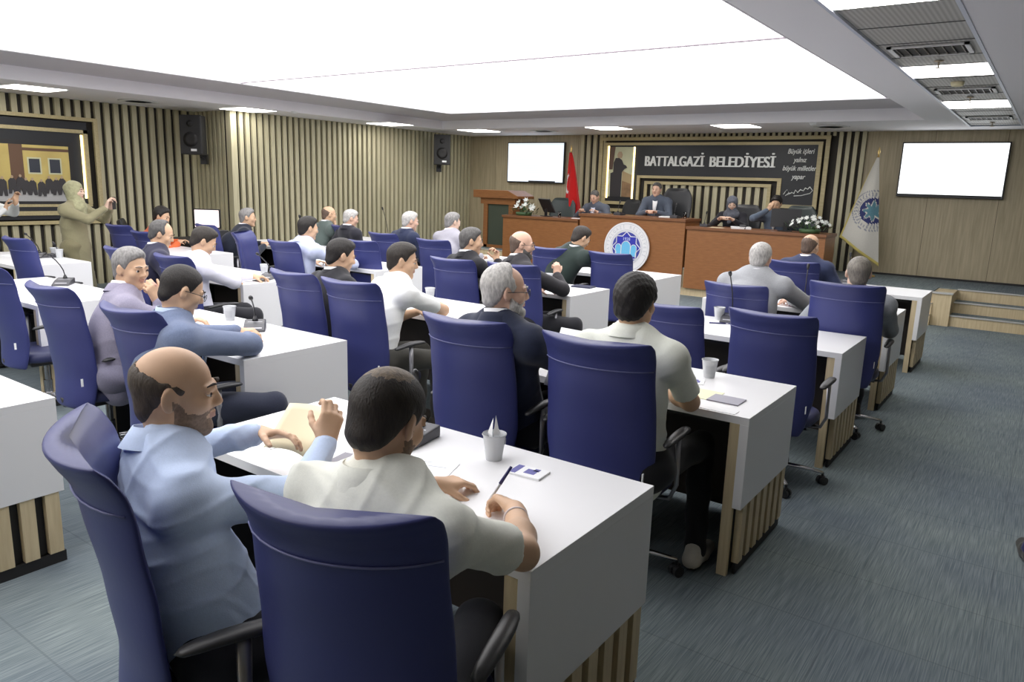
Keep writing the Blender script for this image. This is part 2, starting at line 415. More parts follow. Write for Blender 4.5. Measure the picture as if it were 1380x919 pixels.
for c in ROWS:
    for i,y in enumerate(ROWS[c]):
        d = desk0 if first else copy_tree(desk0); first = False
        d.location = (XE[c], y, 0)
        tag(d, DL[(c,i)], 'desk', 'white council desks in rows')

# ------------------------------------------------------------------ swivel chairs
def chair_back_fn(hw, prof, h0, h1, curv, T):
    NU = 22
    def fn(u, v):
        # u: 0..1 loop around the section, v: height
        z = h0 + (h1-h0)*v
        w = hw(v)
        q = max(0,(v-.95)/.05); q2 = max(0,(.03-v)/.03)
        if u < .5: s = -cos(u*2*pi); side = -1
        else: s = cos((u-.5)*2*pi); side = 1
        t = T*(1-abs(s)**4)**.5 * (1 if side < 0 else 1)
        edge = 1
        edge = max(.12, sqrt(max(0,1-q*q)))*max(.12, sqrt(max(0,1-q2*q2)))
        x = s*w*(1 - .05*q**2-.05*q2**2); y = prof(v) + curv(v)*s*s + side*t*edge
        return (x, y, z + (.012*(1-s*s) if v > .9 else 0)*-1)
    return fn, NU
def lerp_tab(tab, v):
    for (a,fa),(b,fb) in zip(tab, tab[1:]):
        if v <= b:
            t = (v-a)/(b-a); t = t*t*(3-2*t)*.5+t*.5; return fa+(fb-fa)*t
    return tab[-1][1]
def make_chair():
    r = empty('swivel_chair')
    # backrest, origin at seat centre on floor; chair faces +Y
    W = [(0,.205),(.1,.23),(.35,.26),(.6,.255),(.8,.248),(1,.258)]
    P = [(0,-.235),(.25,-.222),(.5,-.245),(.8,-.285),(.9,-.305),(.96,-.335),(1,-.365)]
    hw = lambda v: lerp_tab(W, v); pf = lambda v: lerp_tab(P, v); cv = lambda v: .05+.04*v
    fn, nu = chair_back_fn(hw, pf, .36, 1.105, cv, .032)
    b = MB(); vl = [0,.008,.02,.035]+[.035+.915*i/19 for i in range(1,20)]+[.962,.975,.986,.995,1.0]; nv = len(vl); b.grid(lambda u,v: fn(u, vl[int(round(v*(nv-1)))]), nu, nv, closeu=True)
    b.f.append(tuple(range(nu-1,-1,-1))); b.m.append(0); b.f.append(tuple((nv-1)*nu+k for k in range(nu))); b.m.append(0)
    b.build('backrest', blue, r, True, sub=1)
    # piping line across the back
    v0 = .84; b = MB(); pts = []
    for k in range(13):
        s = -.97+1.94*k/12; t = .032*(1-abs(s)**4)**.5
        pts.append((s*hw(v0), pf(v0)+cv(v0)*s*s - t-.001, .36+.745*v0))
    b.tube(pts, .0028, 6); b.build('piping', piping, r, True)
    b = MB(); b.bbox((.235,-.245,.55),(.004,.012,.045)); b.build('fabric_tag', paper, r)
    # seat
    b = MB()
    def sf(u, v):
        a = 2*pi*u; cx, cy = cos(a), sin(a)
        k = (abs(cx)**3.2+abs(cy)**3.2)**(-1/3.2)
        lv = [(0.80,.395),(.98,.40),(1.0,.43),(.97,.468),(.80,.482),(.4,.478)][int(round(v*5))]
        return (cx*k*.245*lv[0], .02+cy*k*.245*lv[0], lv[1] + (.012 if False else 0) - (.02*max(0,cy*k) if lv[0]>.5 else 0))
    b.grid(sf, 24, 6, closeu=True); b.f.append(tuple(range(23,-1,-1))); b.m.append(0); b.f.append(tuple(5*24+k for k in range(24))); b.m.append(0)
    b.build('seat', mat('dark_blue_seat', (.022,.026,.085), .5), r, True, sub=1)
    # armrests
    for s in (-1,1):
        a = MB(); pts = [(s*.285,-.16,.665),(s*.292,-.05,.685),(s*.292,.06,.685),(s*.275,.15,.67)]
        a.tube(pts, [.022,.028,.028,.022], 10, flat=.55); ar = a.build('armrest', blackp, r, True, sub=1)
        a = MB(); a.tube([(s*.19,.0,.385),(s*.27,-.005,.395),(s*.298,-.01,.46),(s*.292,-.005,.675)], [.014,.016,.016,.018], 8, flat=.6); a.build('armrest_support', greym, ar, True)
    b = MB(); b.box(-.11,.11,-.13,.13,.352,.392); b.build('mechanism', blackp, r, bevel=.01)
    b = MB(); b.tube([(0,-.1,.36),(0,-.2,.355),(0,-.25,.37),(0,-.262,.42)], [.025,.025,.022,.018], 8, flat=.5); b.build('back_bracket', blackp, r, True)
    b = MB(); b.tube([(.1,.02,.375),(.22,.04,.37)], [.005,.007], 6); b.build('lever', blackp, r, True)
    b = MB(); b.lathe([(.028,.10),(.028,.22),(.02,.221),(.02,.36)]); b.build('gas_lift', mat('dark_chrome',(.25,.25,.26),.25,1), r, True, auto=.5)
    b = MB(); b.lathe([(.045,.075),(.05,.085),(.045,.125),(.03,.13)]); hub = b.build('hub', chrome, r, True, auto=.6)
    for k in range(5):
        a = 2*pi*k/5+.3; ca, sa = cos(a), sin(a)
        b = MB(); b.tube([(ca*.03,sa*.03,.108),(ca*.18,sa*.18,.095),(ca*.31,sa*.31,.078)], [.02,.017,.012], 10, flat=.7); lg = b.build('leg', chrome, r, True)
        b = MB(); px, py = ca*.31, sa*.31
        b.tube([(px,py,.078),(px,py,.055)], .008, 8)
        for q in (-.016,.016):
            ax = V((-sin(a+.7),cos(a+.7),0)); c = V((px,py,.027))+ax*q
            b.tube([c-ax*.009, c+ax*.009], .026, 14)
        b.bbox((px,py,.045),(.03,.03,.02)); b.build('caster', blackp, lg, True, auto=.5)
    return r
chair0 = make_chair()
# (x, y, rotation, dz, label) : y = plane of the backrest top
# (x, y) of the top edge of the backrest, heading, height scale, label
CH = [
(-1.065,.84,.30,1.0,.95,'blue swivel chair closest to the camera, behind the writing man in the white polo'),
(-1.82,.72,-.42,1.01,1.1,'blue swivel chair turned sideways under the man in the pale blue shirt holding paper'),
(-1.44,2.52,.06,1.02,1.0,'blue swivel chair under the dark-haired man in the white polo by the right aisle'),
(-2.11,2.50,.06,1.02,.96,'blue swivel chair under the bearded man with glasses in the navy suit'),
(-1.86,4.08,-.1,.95,1.0,'empty blue swivel chair just left of the big empty aisle-side one'),
(-1.22,4.12,.0,.965,1.0,'large empty blue swivel chair at the third desk along the right aisle'),
(-1.93,5.55,0,.93,1.0,'blue swivel chair under the light grey suited man'),
(-1.12,5.50,.05,1.01,1.0,'blue swivel chair under the grey cropped man at the right aisle'),
(-2.04,7.50,.03,.965,1.0,'blue swivel chair under the navy suited man near the podium'),
(-3.58,1.74,.0,.985,1.0,'blue swivel chair under the man in the blue blazer'),
(-4.56,1.80,.0,.985,.97,'blue swivel chair behind the man in the lilac grey suit'),
(-3.56,3.12,.03,.995,1.0,'blue swivel chair under the man in the white polo leaning right'),
(-4.12,3.12,-.08,1.0,1.0,'blue swivel chair under the black suited man beside the white polo'),
(-3.62,4.98,.1,.97,1.0,'blue swivel chair under the bald man with glasses and clasped hand'),
(-4.27,4.95,.0,.965,1.0,'blue swivel chair under the man in black resting his chin'),
(-4.42,6.75,0,.96,1.0,'blue swivel chair under the man in the dark green suit'),
(-3.66,6.72,0,.965,1.0,'empty blue swivel chair right in front of the round emblem'),
(-6.48,4.85,-.05,.97,1.0,'blue swivel chair under the man in the pale blue shirt by the far wall'),
(-7.45,5.05,-1.0,1.0,1.0,'empty blue swivel chair turned sideways near the grey-haired man'),
(-6.12,5.60,0,.97,1.0,'empty blue swivel chair left of the black suited man, third column'),
(-6.92,6.72,0,.96,1.0,'blue swivel chair under the white-haired man in navy'),
(-5.96,6.6,.05,.95,1.0,'blue swivel chair under the white-haired man in pale grey'),
(-5.80,3.25,0,.97,1.0,'blue swivel chair under the man in the white long-sleeved shirt'),
(-6.62,3.25,0,.97,1.0,'blue swivel chair under the grey-black haired man in dark navy'),
(-5.85,1.98,-.1,.97,1.0,'empty blue swivel chair half hidden at the left edge behind the nearer one'),
(-7.66,2.85,.0,1.0,1.0,'empty blue swivel chair cut by the left edge, farthest of the three there'),
(-8.25,7.25,0,.965,1.0,'blue swivel chair under the white-haired man beside the bald man'),
(-8.95,5.55,-.1,.98,1.0,'blue swivel chair under the grey-haired man in the dark jacket'),
(-9.0,4.45,.05,1.0,1.0,'empty blue swivel chair beyond the standing woman, left one of the pair'),
(-8.45,4.45,.0,.96,1.0,'empty blue swivel chair beyond the standing woman, right one of the pair'),
]
first = True
for (x,y,rz,dz,sw,lb) in CH:
    c = chair0 if first else copy_tree(chair0); first = False
    # origin so that top of back (local (0,-.42)) lands on (x,y)
    off = Matrix.Rotation(rz,2) @ V((0,-.36))
    c.location = (x-off.x, y-off.y, 0); c.rotation_euler = (0,0,rz)
    c.scale = (sw,1,dz)
    tag(c, lb, 'chair', 'blue swivel conference chairs')
# ------------------------------------------------------------------ implicit-surface modelling for bodies and clothes
def nrm(v): v = np.asarray(v, float); return v/ (np.linalg.norm(v)+1e-12)
def A3(*a): return np.array(a, float)
def rotz(a): c, s = cos(a), sin(a); return np.array([[c,-s,0],[s,c,0],[0,0,1.]])
def rotx(a): c, s = cos(a), sin(a); return np.array([[1,0,0],[0,c,-s],[0,s,c.real]])
def roty(a): c, s = cos(a), sin(a); return np.array([[c,0,s],[0,1,0],[-s,0,c]])
class Field:
    def __init__(s): s.p = []
    def cap(s, a, b, ra, rb=None, k=.02, flat=None, op='u'):
        s.p.append(('c', np.array(a,float), np.array(b,float), ra, ra if rb is None else rb, k, flat, op)); return s
    def ell(s, c, r, R=None, k=.02, op='u'):
        s.p.append(('e', np.array(c,float), np.array(r,float), np.eye(3) if R is None else R, None, k, None, op)); return s
    def chain(s, pts, rs, k=.02, flat=None):
        for i in range(len(pts)-1): s.cap(pts[i], pts[i+1], rs[i], rs[i+1], k, flat)
        return s
    def mesh(s, h, disp=None, clip=None):
        lo = np.full(3, 1e9); hi = -lo
        for q in s.p:
            if q[7] != 'u': continue
            if q[0] == 'c':
                r = max(q[3],q[4]); lo = np.minimum(lo, np.minimum(q[1],q[2])-r); hi = np.maximum(hi, np.maximum(q[1],q[2])+r)
            else: r = q[2].max(); lo = np.minimum(lo, q[1]-r); hi = np.maximum(hi, q[1]+r)
        lo -= 3*h+.012; hi += 3*h+.012
        n = np.ceil((hi-lo)/h).astype(int)+1
        ax = [ (lo[i]+h*np.arange(n[i])).astype(np.float32) for i in range(3)]
        F = np.full(n, .08, np.float32)
        for q in s.p:
            if q[0] == 'c': r = max(q[3],q[4]); l = np.minimum(q[1],q[2])-r; u = np.maximum(q[1],q[2])+r
            else: r = q[2].max(); l = q[1]-r; u = q[1]+r
            m = q[5]+2*h+.01
            i0 = np.clip(np.floor((l-m-lo)/h).astype(int),0,n-1); i1 = np.clip(np.ceil((u+m-lo)/h).astype(int)+1,1,n)
            if (i1<=i0).any(): continue
            sl = tuple(slice(i0[i],i1[i]) for i in range(3))
            X = ax[0][sl[0]][:,None,None]; Y = ax[1][sl[1]][None,:,None]; Z = ax[2][sl[2]][None,None,:]
            if q[0] == 'c':
                a, b, ra, rb, k, flat = q[1:7]
                dx, dy, dz = X-a[0], Y-a[1], Z-a[2]; ab = b-a; sc = 1
                if flat is not None:
                    nv, fs = nrm(flat[0]), flat[1]; g = 1/fs-1
                    t = (dx*nv[0]+dy*nv[1]+dz*nv[2])*g
                    dx, dy, dz = dx+nv[0]*t, dy+nv[1]*t, dz+nv[2]*t; ab = ab+nv*(ab@nv)*g; sc = .5+.5*fs
                L2 = float(ab@ab)+1e-12
                t = np.clip((dx*ab[0]+dy*ab[1]+dz*ab[2])/L2, 0, 1)
                d = np.sqrt((dx-t*ab[0])**2+(dy-t*ab[1])**2+(dz-t*ab[2])**2) - (ra+(rb-ra)*t)
                d = (d*sc).astype(np.float32)
            else:
                c, r, R = q[1:4]; k = q[5]
                dx, dy, dz = X-c[0], Y-c[1], Z-c[2]
                k0 = 0; k1 = 0
                for i in range(3):
                    w = (dx*R[0,i]+dy*R[1,i]+dz*R[2,i])/r[i]
                    k0 = k0+w*w; k1 = k1+(w/r[i])**2
                k0 = np.sqrt(k0); k1 = np.sqrt(k1)+1e-9
                d = (k0*(k0-1)/k1).astype(np.float32)
            G = F[sl]
            if q[7] == 'u':
                hh = np.clip(.5+.5*(G-d)/k, 0, 1); F[sl] = G*(1-hh)+d*hh - k*hh*(1-hh)
            elif q[7] == 's':
                hh = np.clip(.5-.5*(G+d)/k, 0, 1); F[sl] = G*(1-hh)+(-d)*hh + k*hh*(1-hh)
        XX = (ax[0][:,None,None], ax[1][None,:,None], ax[2][None,None,:])
        if disp is not None: F = F + disp(*XX).astype(np.float32)
        if clip is not None: F = np.maximum(F, clip(*XX).astype(np.float32))
        return surfnets(F, lo, h)
def surfnets(F, lo, h):
    F[0]=F[-1]=.1; F[:,0]=F[:,-1]=.1; F[:,:,0]=F[:,:,-1]=.1
    S = F < 0; I = S.astype(np.int8)
    c = I[:-1,:-1,:-1]+I[1:,:-1,:-1]+I[:-1,1:,:-1]+I[1:,1:,:-1]+I[:-1,:-1,1:]+I[1:,:-1,1:]+I[:-1,1:,1:]+I[1:,1:,1:]
    mx = (c > 0) & (c < 8)
    idx = np.argwhere(mx)
    if len(idx) == 0: return np.zeros((0,3)), np.zeros((0,4),int)
    mp = np.full(mx.shape, -1, np.int32); mp[mx] = np.arange(len(idx))
    cor = [(0,0,0),(1,0,0),(0,1,0),(1,1,0),(0,0,1),(1,0,1),(0,1,1),(1,1,1)]
    vals = [F[idx[:,0]+a, idx[:,1]+b, idx[:,2]+g] for a,b,g in cor]
    acc = np.zeros((len(idx),3)); cnt = np.zeros(len(idx))
    for i in range(8):
        for ax_ in range(3):
            if cor[i][ax_] == 0:
                cj = list(cor[i]); cj[ax_] = 1; j = cor.index(tuple(cj))
                m = (vals[i] < 0) != (vals[j] < 0)
                t = np.where(m, vals[i]/(vals[i]-vals[j]+1e-12), 0)
                p = np.tile(np.array(cor[i],float),(len(idx),1)); p[:,ax_] += t
                acc += p*m[:,None]; cnt += m
    P = (idx + acc/np.maximum(cnt,1)[:,None])*h + lo
    quads = []
    for ax_ in range(3):
        a1, a2 = (ax_+1)%3, (ax_+2)%3
        sl0 = [slice(1,-1)]*3; sl0[ax_] = slice(0,-1); sl1 = [slice(1,-1)]*3; sl1[ax_] = slice(1,None)
        A, B = S[tuple(sl0)], S[tuple(sl1)]
        for m, flip in ((A & ~B, False), (~A & B, True)):
            e = np.argwhere(m)
            if len(e) == 0: continue
            off = np.ones(3,int); off[ax_] = 0; e = e+off
            def g(d1,d2):
                q = e.copy(); q[:,a1] -= d1; q[:,a2] -= d2; return mp[q[:,0],q[:,1],q[:,2]]
            Q = np.stack([g(1,1),g(0,1),g(0,0),g(1,0)],1)
            if flip: Q = Q[:,::-1]
            quads.append(Q)
    Q = np.concatenate(quads); Q = Q[(Q>=0).all(1)]
    return P, Q
def np_obj(name, P, Q, mt, parent, mats_idx=None, smooth_it=0):
    me = bpy.data.meshes.new(name)
    if smooth_it and len(Q):
        for _ in range(smooth_it):
            acc = np.zeros_like(P); cn = np.zeros(len(P))
            for a,b in ((0,1),(1,2),(2,3),(3,0)):
                np.add.at(acc, Q[:,a], P[Q[:,b]]); np.add.at(acc, Q[:,b], P[Q[:,a]]); np.add.at(cn, Q[:,a], 1); np.add.at(cn, Q[:,b], 1)
            P = P*.45 + (acc/np.maximum(cn,1)[:,None])*.55
    me.vertices.add(len(P)); me.vertices.foreach_set('co', P.astype(np.float32).ravel())
    me.loops.add(Q.size); me.loops.foreach_set('vertex_index', Q.astype(np.int32).ravel())
    me.polygons.add(len(Q)); me.polygons.foreach_set('loop_start', (np.arange(len(Q))*4).astype(np.int32)); me.polygons.foreach_set('loop_total', np.full(len(Q),4,np.int32))
    for m in (mt if isinstance(mt,(list,tuple)) else [mt]): me.materials.append(m)
    if mats_idx is not None: me.polygons.foreach_set('material_index', mats_idx.astype(np.int32))
    me.update(calc_edges=True); me.validate(); me.shade_smooth()
    o = bpy.data.objects.new(name, me); COL.objects.link(o)
    if parent is not None: o.parent = parent
    return o

SKIN = {'tan':(.68,.44,.285),'fair':(.74,.52,.40),'red':(.72,.46,.34),'olive':(.5,.3,.18)}
def skinm(t):
    n = 'skin_'+t
    if n in MATS: return MATS[n]
    m = mat(n, SKIN[t], .5, spec=.35, noise=14, col2=tuple(c*.88 for c in SKIN[t]), bump=(160,.08,.001))
    m.node_tree.nodes['Principled BSDF'].inputs['Subsurface Weight'].default_value = .0
    return m
HAIRC = {'crown':(.17,.12,.07),'black':(.018,.014,.012),'dark':(.032,.024,.018),'grey':(.30,.29,.28),'saltpepper':(.12,.115,.11),'white':(.62,.60,.57),'brown':(.07,.045,.03),'shaved':(.15,.10,.072),'greycrop':(.26,.235,.20),'stubble':(.20,.155,.125),'ringdark':(.085,.064,.047)}
def hairm(t):
    c = HAIRC[t]; return mat('hair_'+t, c, .6, noise=90, stretch=(1,1,.35), col2=tuple(k*.55 for k in c), bump=(220,.6,.004))
lipm = mat('lips', (.50,.27,.20), .5); eyew = mat('eye_white', (.75,.73,.70), .25); iris = mat('iris', (.03,.018,.012), .15); browm = mat('brow', (.03,.022,.018), .8)
def cloth(name, col, sc=140, rough=.8, sheen=.15, c2=.86):
    return mat(name, col, rough, spec=.2, noise=sc, col2=tuple(c*(c2 if max(col)<.5 else .95) for c in col), bump=(sc*2,.15,.002), sheen=sheen)

def head_prims(f, C, R, k=.012, infl=0, neck=True, female=False, N=None, fat=1.0):
    T = lambda x,y,z: C + R@A3(x,y,z)
    f.ell(T(0,-.016,.030),(.076*fat+infl,.097+infl,.088+infl),R,k)
    f.ell(T(0,.022,-.025),(.062*fat+infl,.068+infl,.080+infl),R,.02)
    f.cap(T(-.028*fat,.022,-.062),T(0,.062,-.094),.036*fat,.022,.018); f.cap(T(.028*fat,.022,-.062),T(0,.062,-.094),.036*fat,.022,.018)
    f.ell(T(0,-.05,-.035),(.058*fat,.05,.05),R,.03)
def face_prims(f, C, R, fat=1.0):
    T = lambda x,y,z: C + R@A3(x,y,z)
    for s in (-1,1):
        f.ell(T(s*.031,.098,.004),(.019,.017,.011),R,.012,'s')
        f.ell(T(s*.043,.060,-.020),(.018,.020,.020),R,.022)
        f.cap(T(s*.013,.086,.020),T(s*.044,.077,.023),.0085,.006,.012)
        f.ell(T(s*.0775*fat,-.006,-.004),(.010,.020,.033),R@rotz(s*.42),.006)
        f.ell(T(s*.087*fat,.000,.000),(.006,.010,.018),R@rotz(s*.42),.005,'s')
        f.cap(T(s*.010,.095,-.026),T(s*.013,.092,-.028),.008,.008,.007)
        f.cap(T(s*.0,.089,-.0505),T(s*.020,.079,-.0555),.0055,.0035,.004); f.cap(T(0,.088,-.060),T(s*.016,.080,-.0600),.0062,.0035,.004)
    for s in (-1,1):
        f.cap(T(s*.017,.0865,.0135),T(s*.045,.0800,.0115),.0062,.0052,.004); f.cap(T(s*.018,.0865,-.0035),T(s*.044,.0800,-.0030),.0050,.0045,.004)
    f.cap(T(0,.084,.018),T(0,.1015,-.022),.0072,.0105,.010)
    f.cap(T(-.02,.094,-.0558),T(.02,.094,-.0558),.0022,.0022,.003,op='s')
def hair_mesh(style, C, R, h, fat=1.0):
    f = Field(); T = lambda x,y,z: C + R@A3(x,y,z)
    t = {'short':.0055,'full':.014,'crop':.004,'ring':.0035,'recede':.009,'ladies':.014,'thin':.007}.get(style,.01)
    f.ell(T(0,-.018,.034),(.0775*fat+t,.098+t,.087+t*1.3),R,.01)
    f.ell(T(0,-.052,-.034),(.058*fat+t,.050+t,.068),R,.02)
    if style in ('short','recede'): f.ell(T(0,.012,.078),(.062*fat,.075,.052),R,.02)
    if style == 'full': f.ell(T(0,.03,.085),(.058,.06,.04),R,.02)
    Ri = R.T; st_ = {}
    def clip(X,Y,Z):
        if 'c' in st_: return st_['c']
        dx, dy, dz = X-C[0], Y-C[1], Z-C[2]
        lx = dx*Ri[0,0]+dy*Ri[0,1]+dz*Ri[0,2]; ly = dx*Ri[1,0]+dy*Ri[1,1]+dz*Ri[1,2]; lz = dx*Ri[2,0]+dy*Ri[2,1]+dz*Ri[2,2]
        ylin = [-.14,-.07,-.035,-.012,.014,.022,.045,.075,.10]
        zl = np.interp(ly.ravel(), ylin, [-.088,-.082,-.050,.028,.002,-.008,.050,.086,.100]).reshape(ly.shape)
        jag = (.004 if style not in ('ring','thin','crop') else .0018)*np.sin(lx*210+lz*90)*np.sin(ly*170)
        c = (zl-lz+jag)*.7
        if style in ('ring','recede','thin'):
            if style == 'ring': k = .118 - np.sqrt(lx**2*.95+(ly-.035)**2*.62+(lz-.125)**2*1.0)
            elif style == 'recede': k = .082 - np.sqrt(lx**2*.6+(ly-.085)**2+(lz-.085)**2)
            else: k = -1
            c = np.maximum(c, k+jag*1.5)
        st_['c'] = c; return c
    def disp(X,Y,Z): return np.clip(1+clip(X,Y,Z)/.022,0,1)**1.5*(t+.001)*.95 -.0013*np.sin(X*190+Y*60+Z*40)*np.sin(Y*170+Z*120)*(1.6 if style == 'full' else (.25 if style in('crop','thin','ring') else .7))
    return f.mesh(h, disp, clip)
def beard_mesh(C, R, h, t=.006):
    f = Field(); T = lambda x,y,z: C + R@A3(x,y,z)
    f.ell(T(0,.024,-.028),(.0625+t,.069+t,.081+t),R,.01)
    for s in (-1,1): f.cap(T(s*.028,.022,-.062),T(0,.064,-.096),.037+t,.024+t,.018)
    Ri = R.T
    def clip(X,Y,Z):
        dx, dy, dz = X-C[0], Y-C[1], Z-C[2]
        lx = dx*Ri[0,0]+dy*Ri[0,1]+dz*Ri[0,2]; ly = dx*Ri[1,0]+dy*Ri[1,1]+dz*Ri[1,2]; lz = dx*Ri[2,0]+dy*Ri[2,1]+dz*Ri[2,2]
        zt = np.interp(ly.ravel(), [0,.012,.03,.06,.085,.1], [.01,0,-.028,-.046,-.036,-.036]).reshape(ly.shape)
        c = lz-zt
        c = np.maximum(c, (.008-ly))
        mo = .021 - np.sqrt((lx*.62)**2+((lz+.0565)*1.6)**2)
        c = np.maximum(c, np.where(ly>.05, mo, -1))
        c = np.maximum(c, np.where(ly>.05, .016-np.sqrt(lx**2*.5+(lz+.028)**2), -1))
        return c*.7
    return f.mesh(h, lambda X,Y,Z: -.0008*np.sin(X*300)*np.sin(Z*280+Y*90)+np.clip(1+clip(X,Y,Z)/.016,0,1)**1.5*(t+.0005)*.9, clip)

def ik(S, W, l1, l2, pole):
    S, W = np.array(S,float), np.array(W,float); d = W-S; L = np.linalg.norm(d)
    if L > (l1+l2)*.985: W = S+d/L*(l1+l2)*.985; d = W-S; L = np.linalg.norm(d)
    a = (l1*l1-l2*l2+L*L)/(2*L); hh = sqrt(max(l1*l1-a*a, 0))
    u = d/L; p = np.array(pole,float); p = p-u*(p@u); p = nrm(p)
    return S+u*a+p*hh, W
def hand_prims(f, W, fd, pn, side, curl=.5, thumb=.5, spread=.06, sc=1.0, curls=None):
    """W wrist, fd finger direction, pn palm normal (out of the palm), side: unit vector towards the thumb"""
    fd = nrm(fd); pn = nrm(np.array(pn)-fd*(np.array(pn)@fd)); sd = np.cross(fd,pn); sd = sd if sd@np.array(side) > 0 else -sd
    P = lambda a,b,c: W+fd*a*sc+sd*b*sc+pn*c*sc
    f.cap(P(-.02,0,0),P(.02,0,0),.026*sc,.027*sc,.012,flat=(pn,.75))
    for b0,b1 in ((.012,.026),(.004,.009),(-.006,-.010),(-.014,-.027)):
        f.cap(P(.015,b0,0),P(.082 if abs(b1)<.02 else .076,b1,0),.0165*sc,.012*sc,.012,flat=(pn,.85))
    f.cap(P(.02,.018,.006),P(.055,.03,.008),.016*sc,.012*sc,.012)
    L = [(.026,.084,.043,.025,.021),(.009,.088,.047,.029,.022),(-.0095,.084,.043,.027,.022),(-.027,.076,.033,.020,.019)]
    for i,(b,a,l1,l2,l3) in enumerate(L):
        cu = curls[i] if curls else curl*(1+.12*i)
        p = P(a,b,0); ang = cu*.75; sp = spread*(1.2-i*.8)
        rr = [.0095,.0085,.0078,.0068] if i < 3 else [.0085,.0075,.0068,.006]
        for j,l in enumerate((l1,l2,l3)):
            d = nrm(fd*cos(ang)+pn*sin(ang)+sd*sp*.6); q = p+d*l*sc
            f.cap(p,q,rr[j]*sc,rr[j+1]*sc,.005); p = q; ang += cu*(1.0 if j == 0 else .8)
    p = P(.028,.03,.008); d = nrm(fd*.62+sd*(.75-thumb*.35)+pn*(.15+thumb*.55))
    for j,(l,ra,rb) in enumerate(((.036,.0125,.011),(.030,.0105,.0095),(.024,.0095,.0078))):
        q = p+d*l*sc; f.cap(p,q,ra*sc,rb*sc,.006); p = q; d = nrm(d+fd*.25*thumb+pn*.25*thumb-sd*.22*thumb)

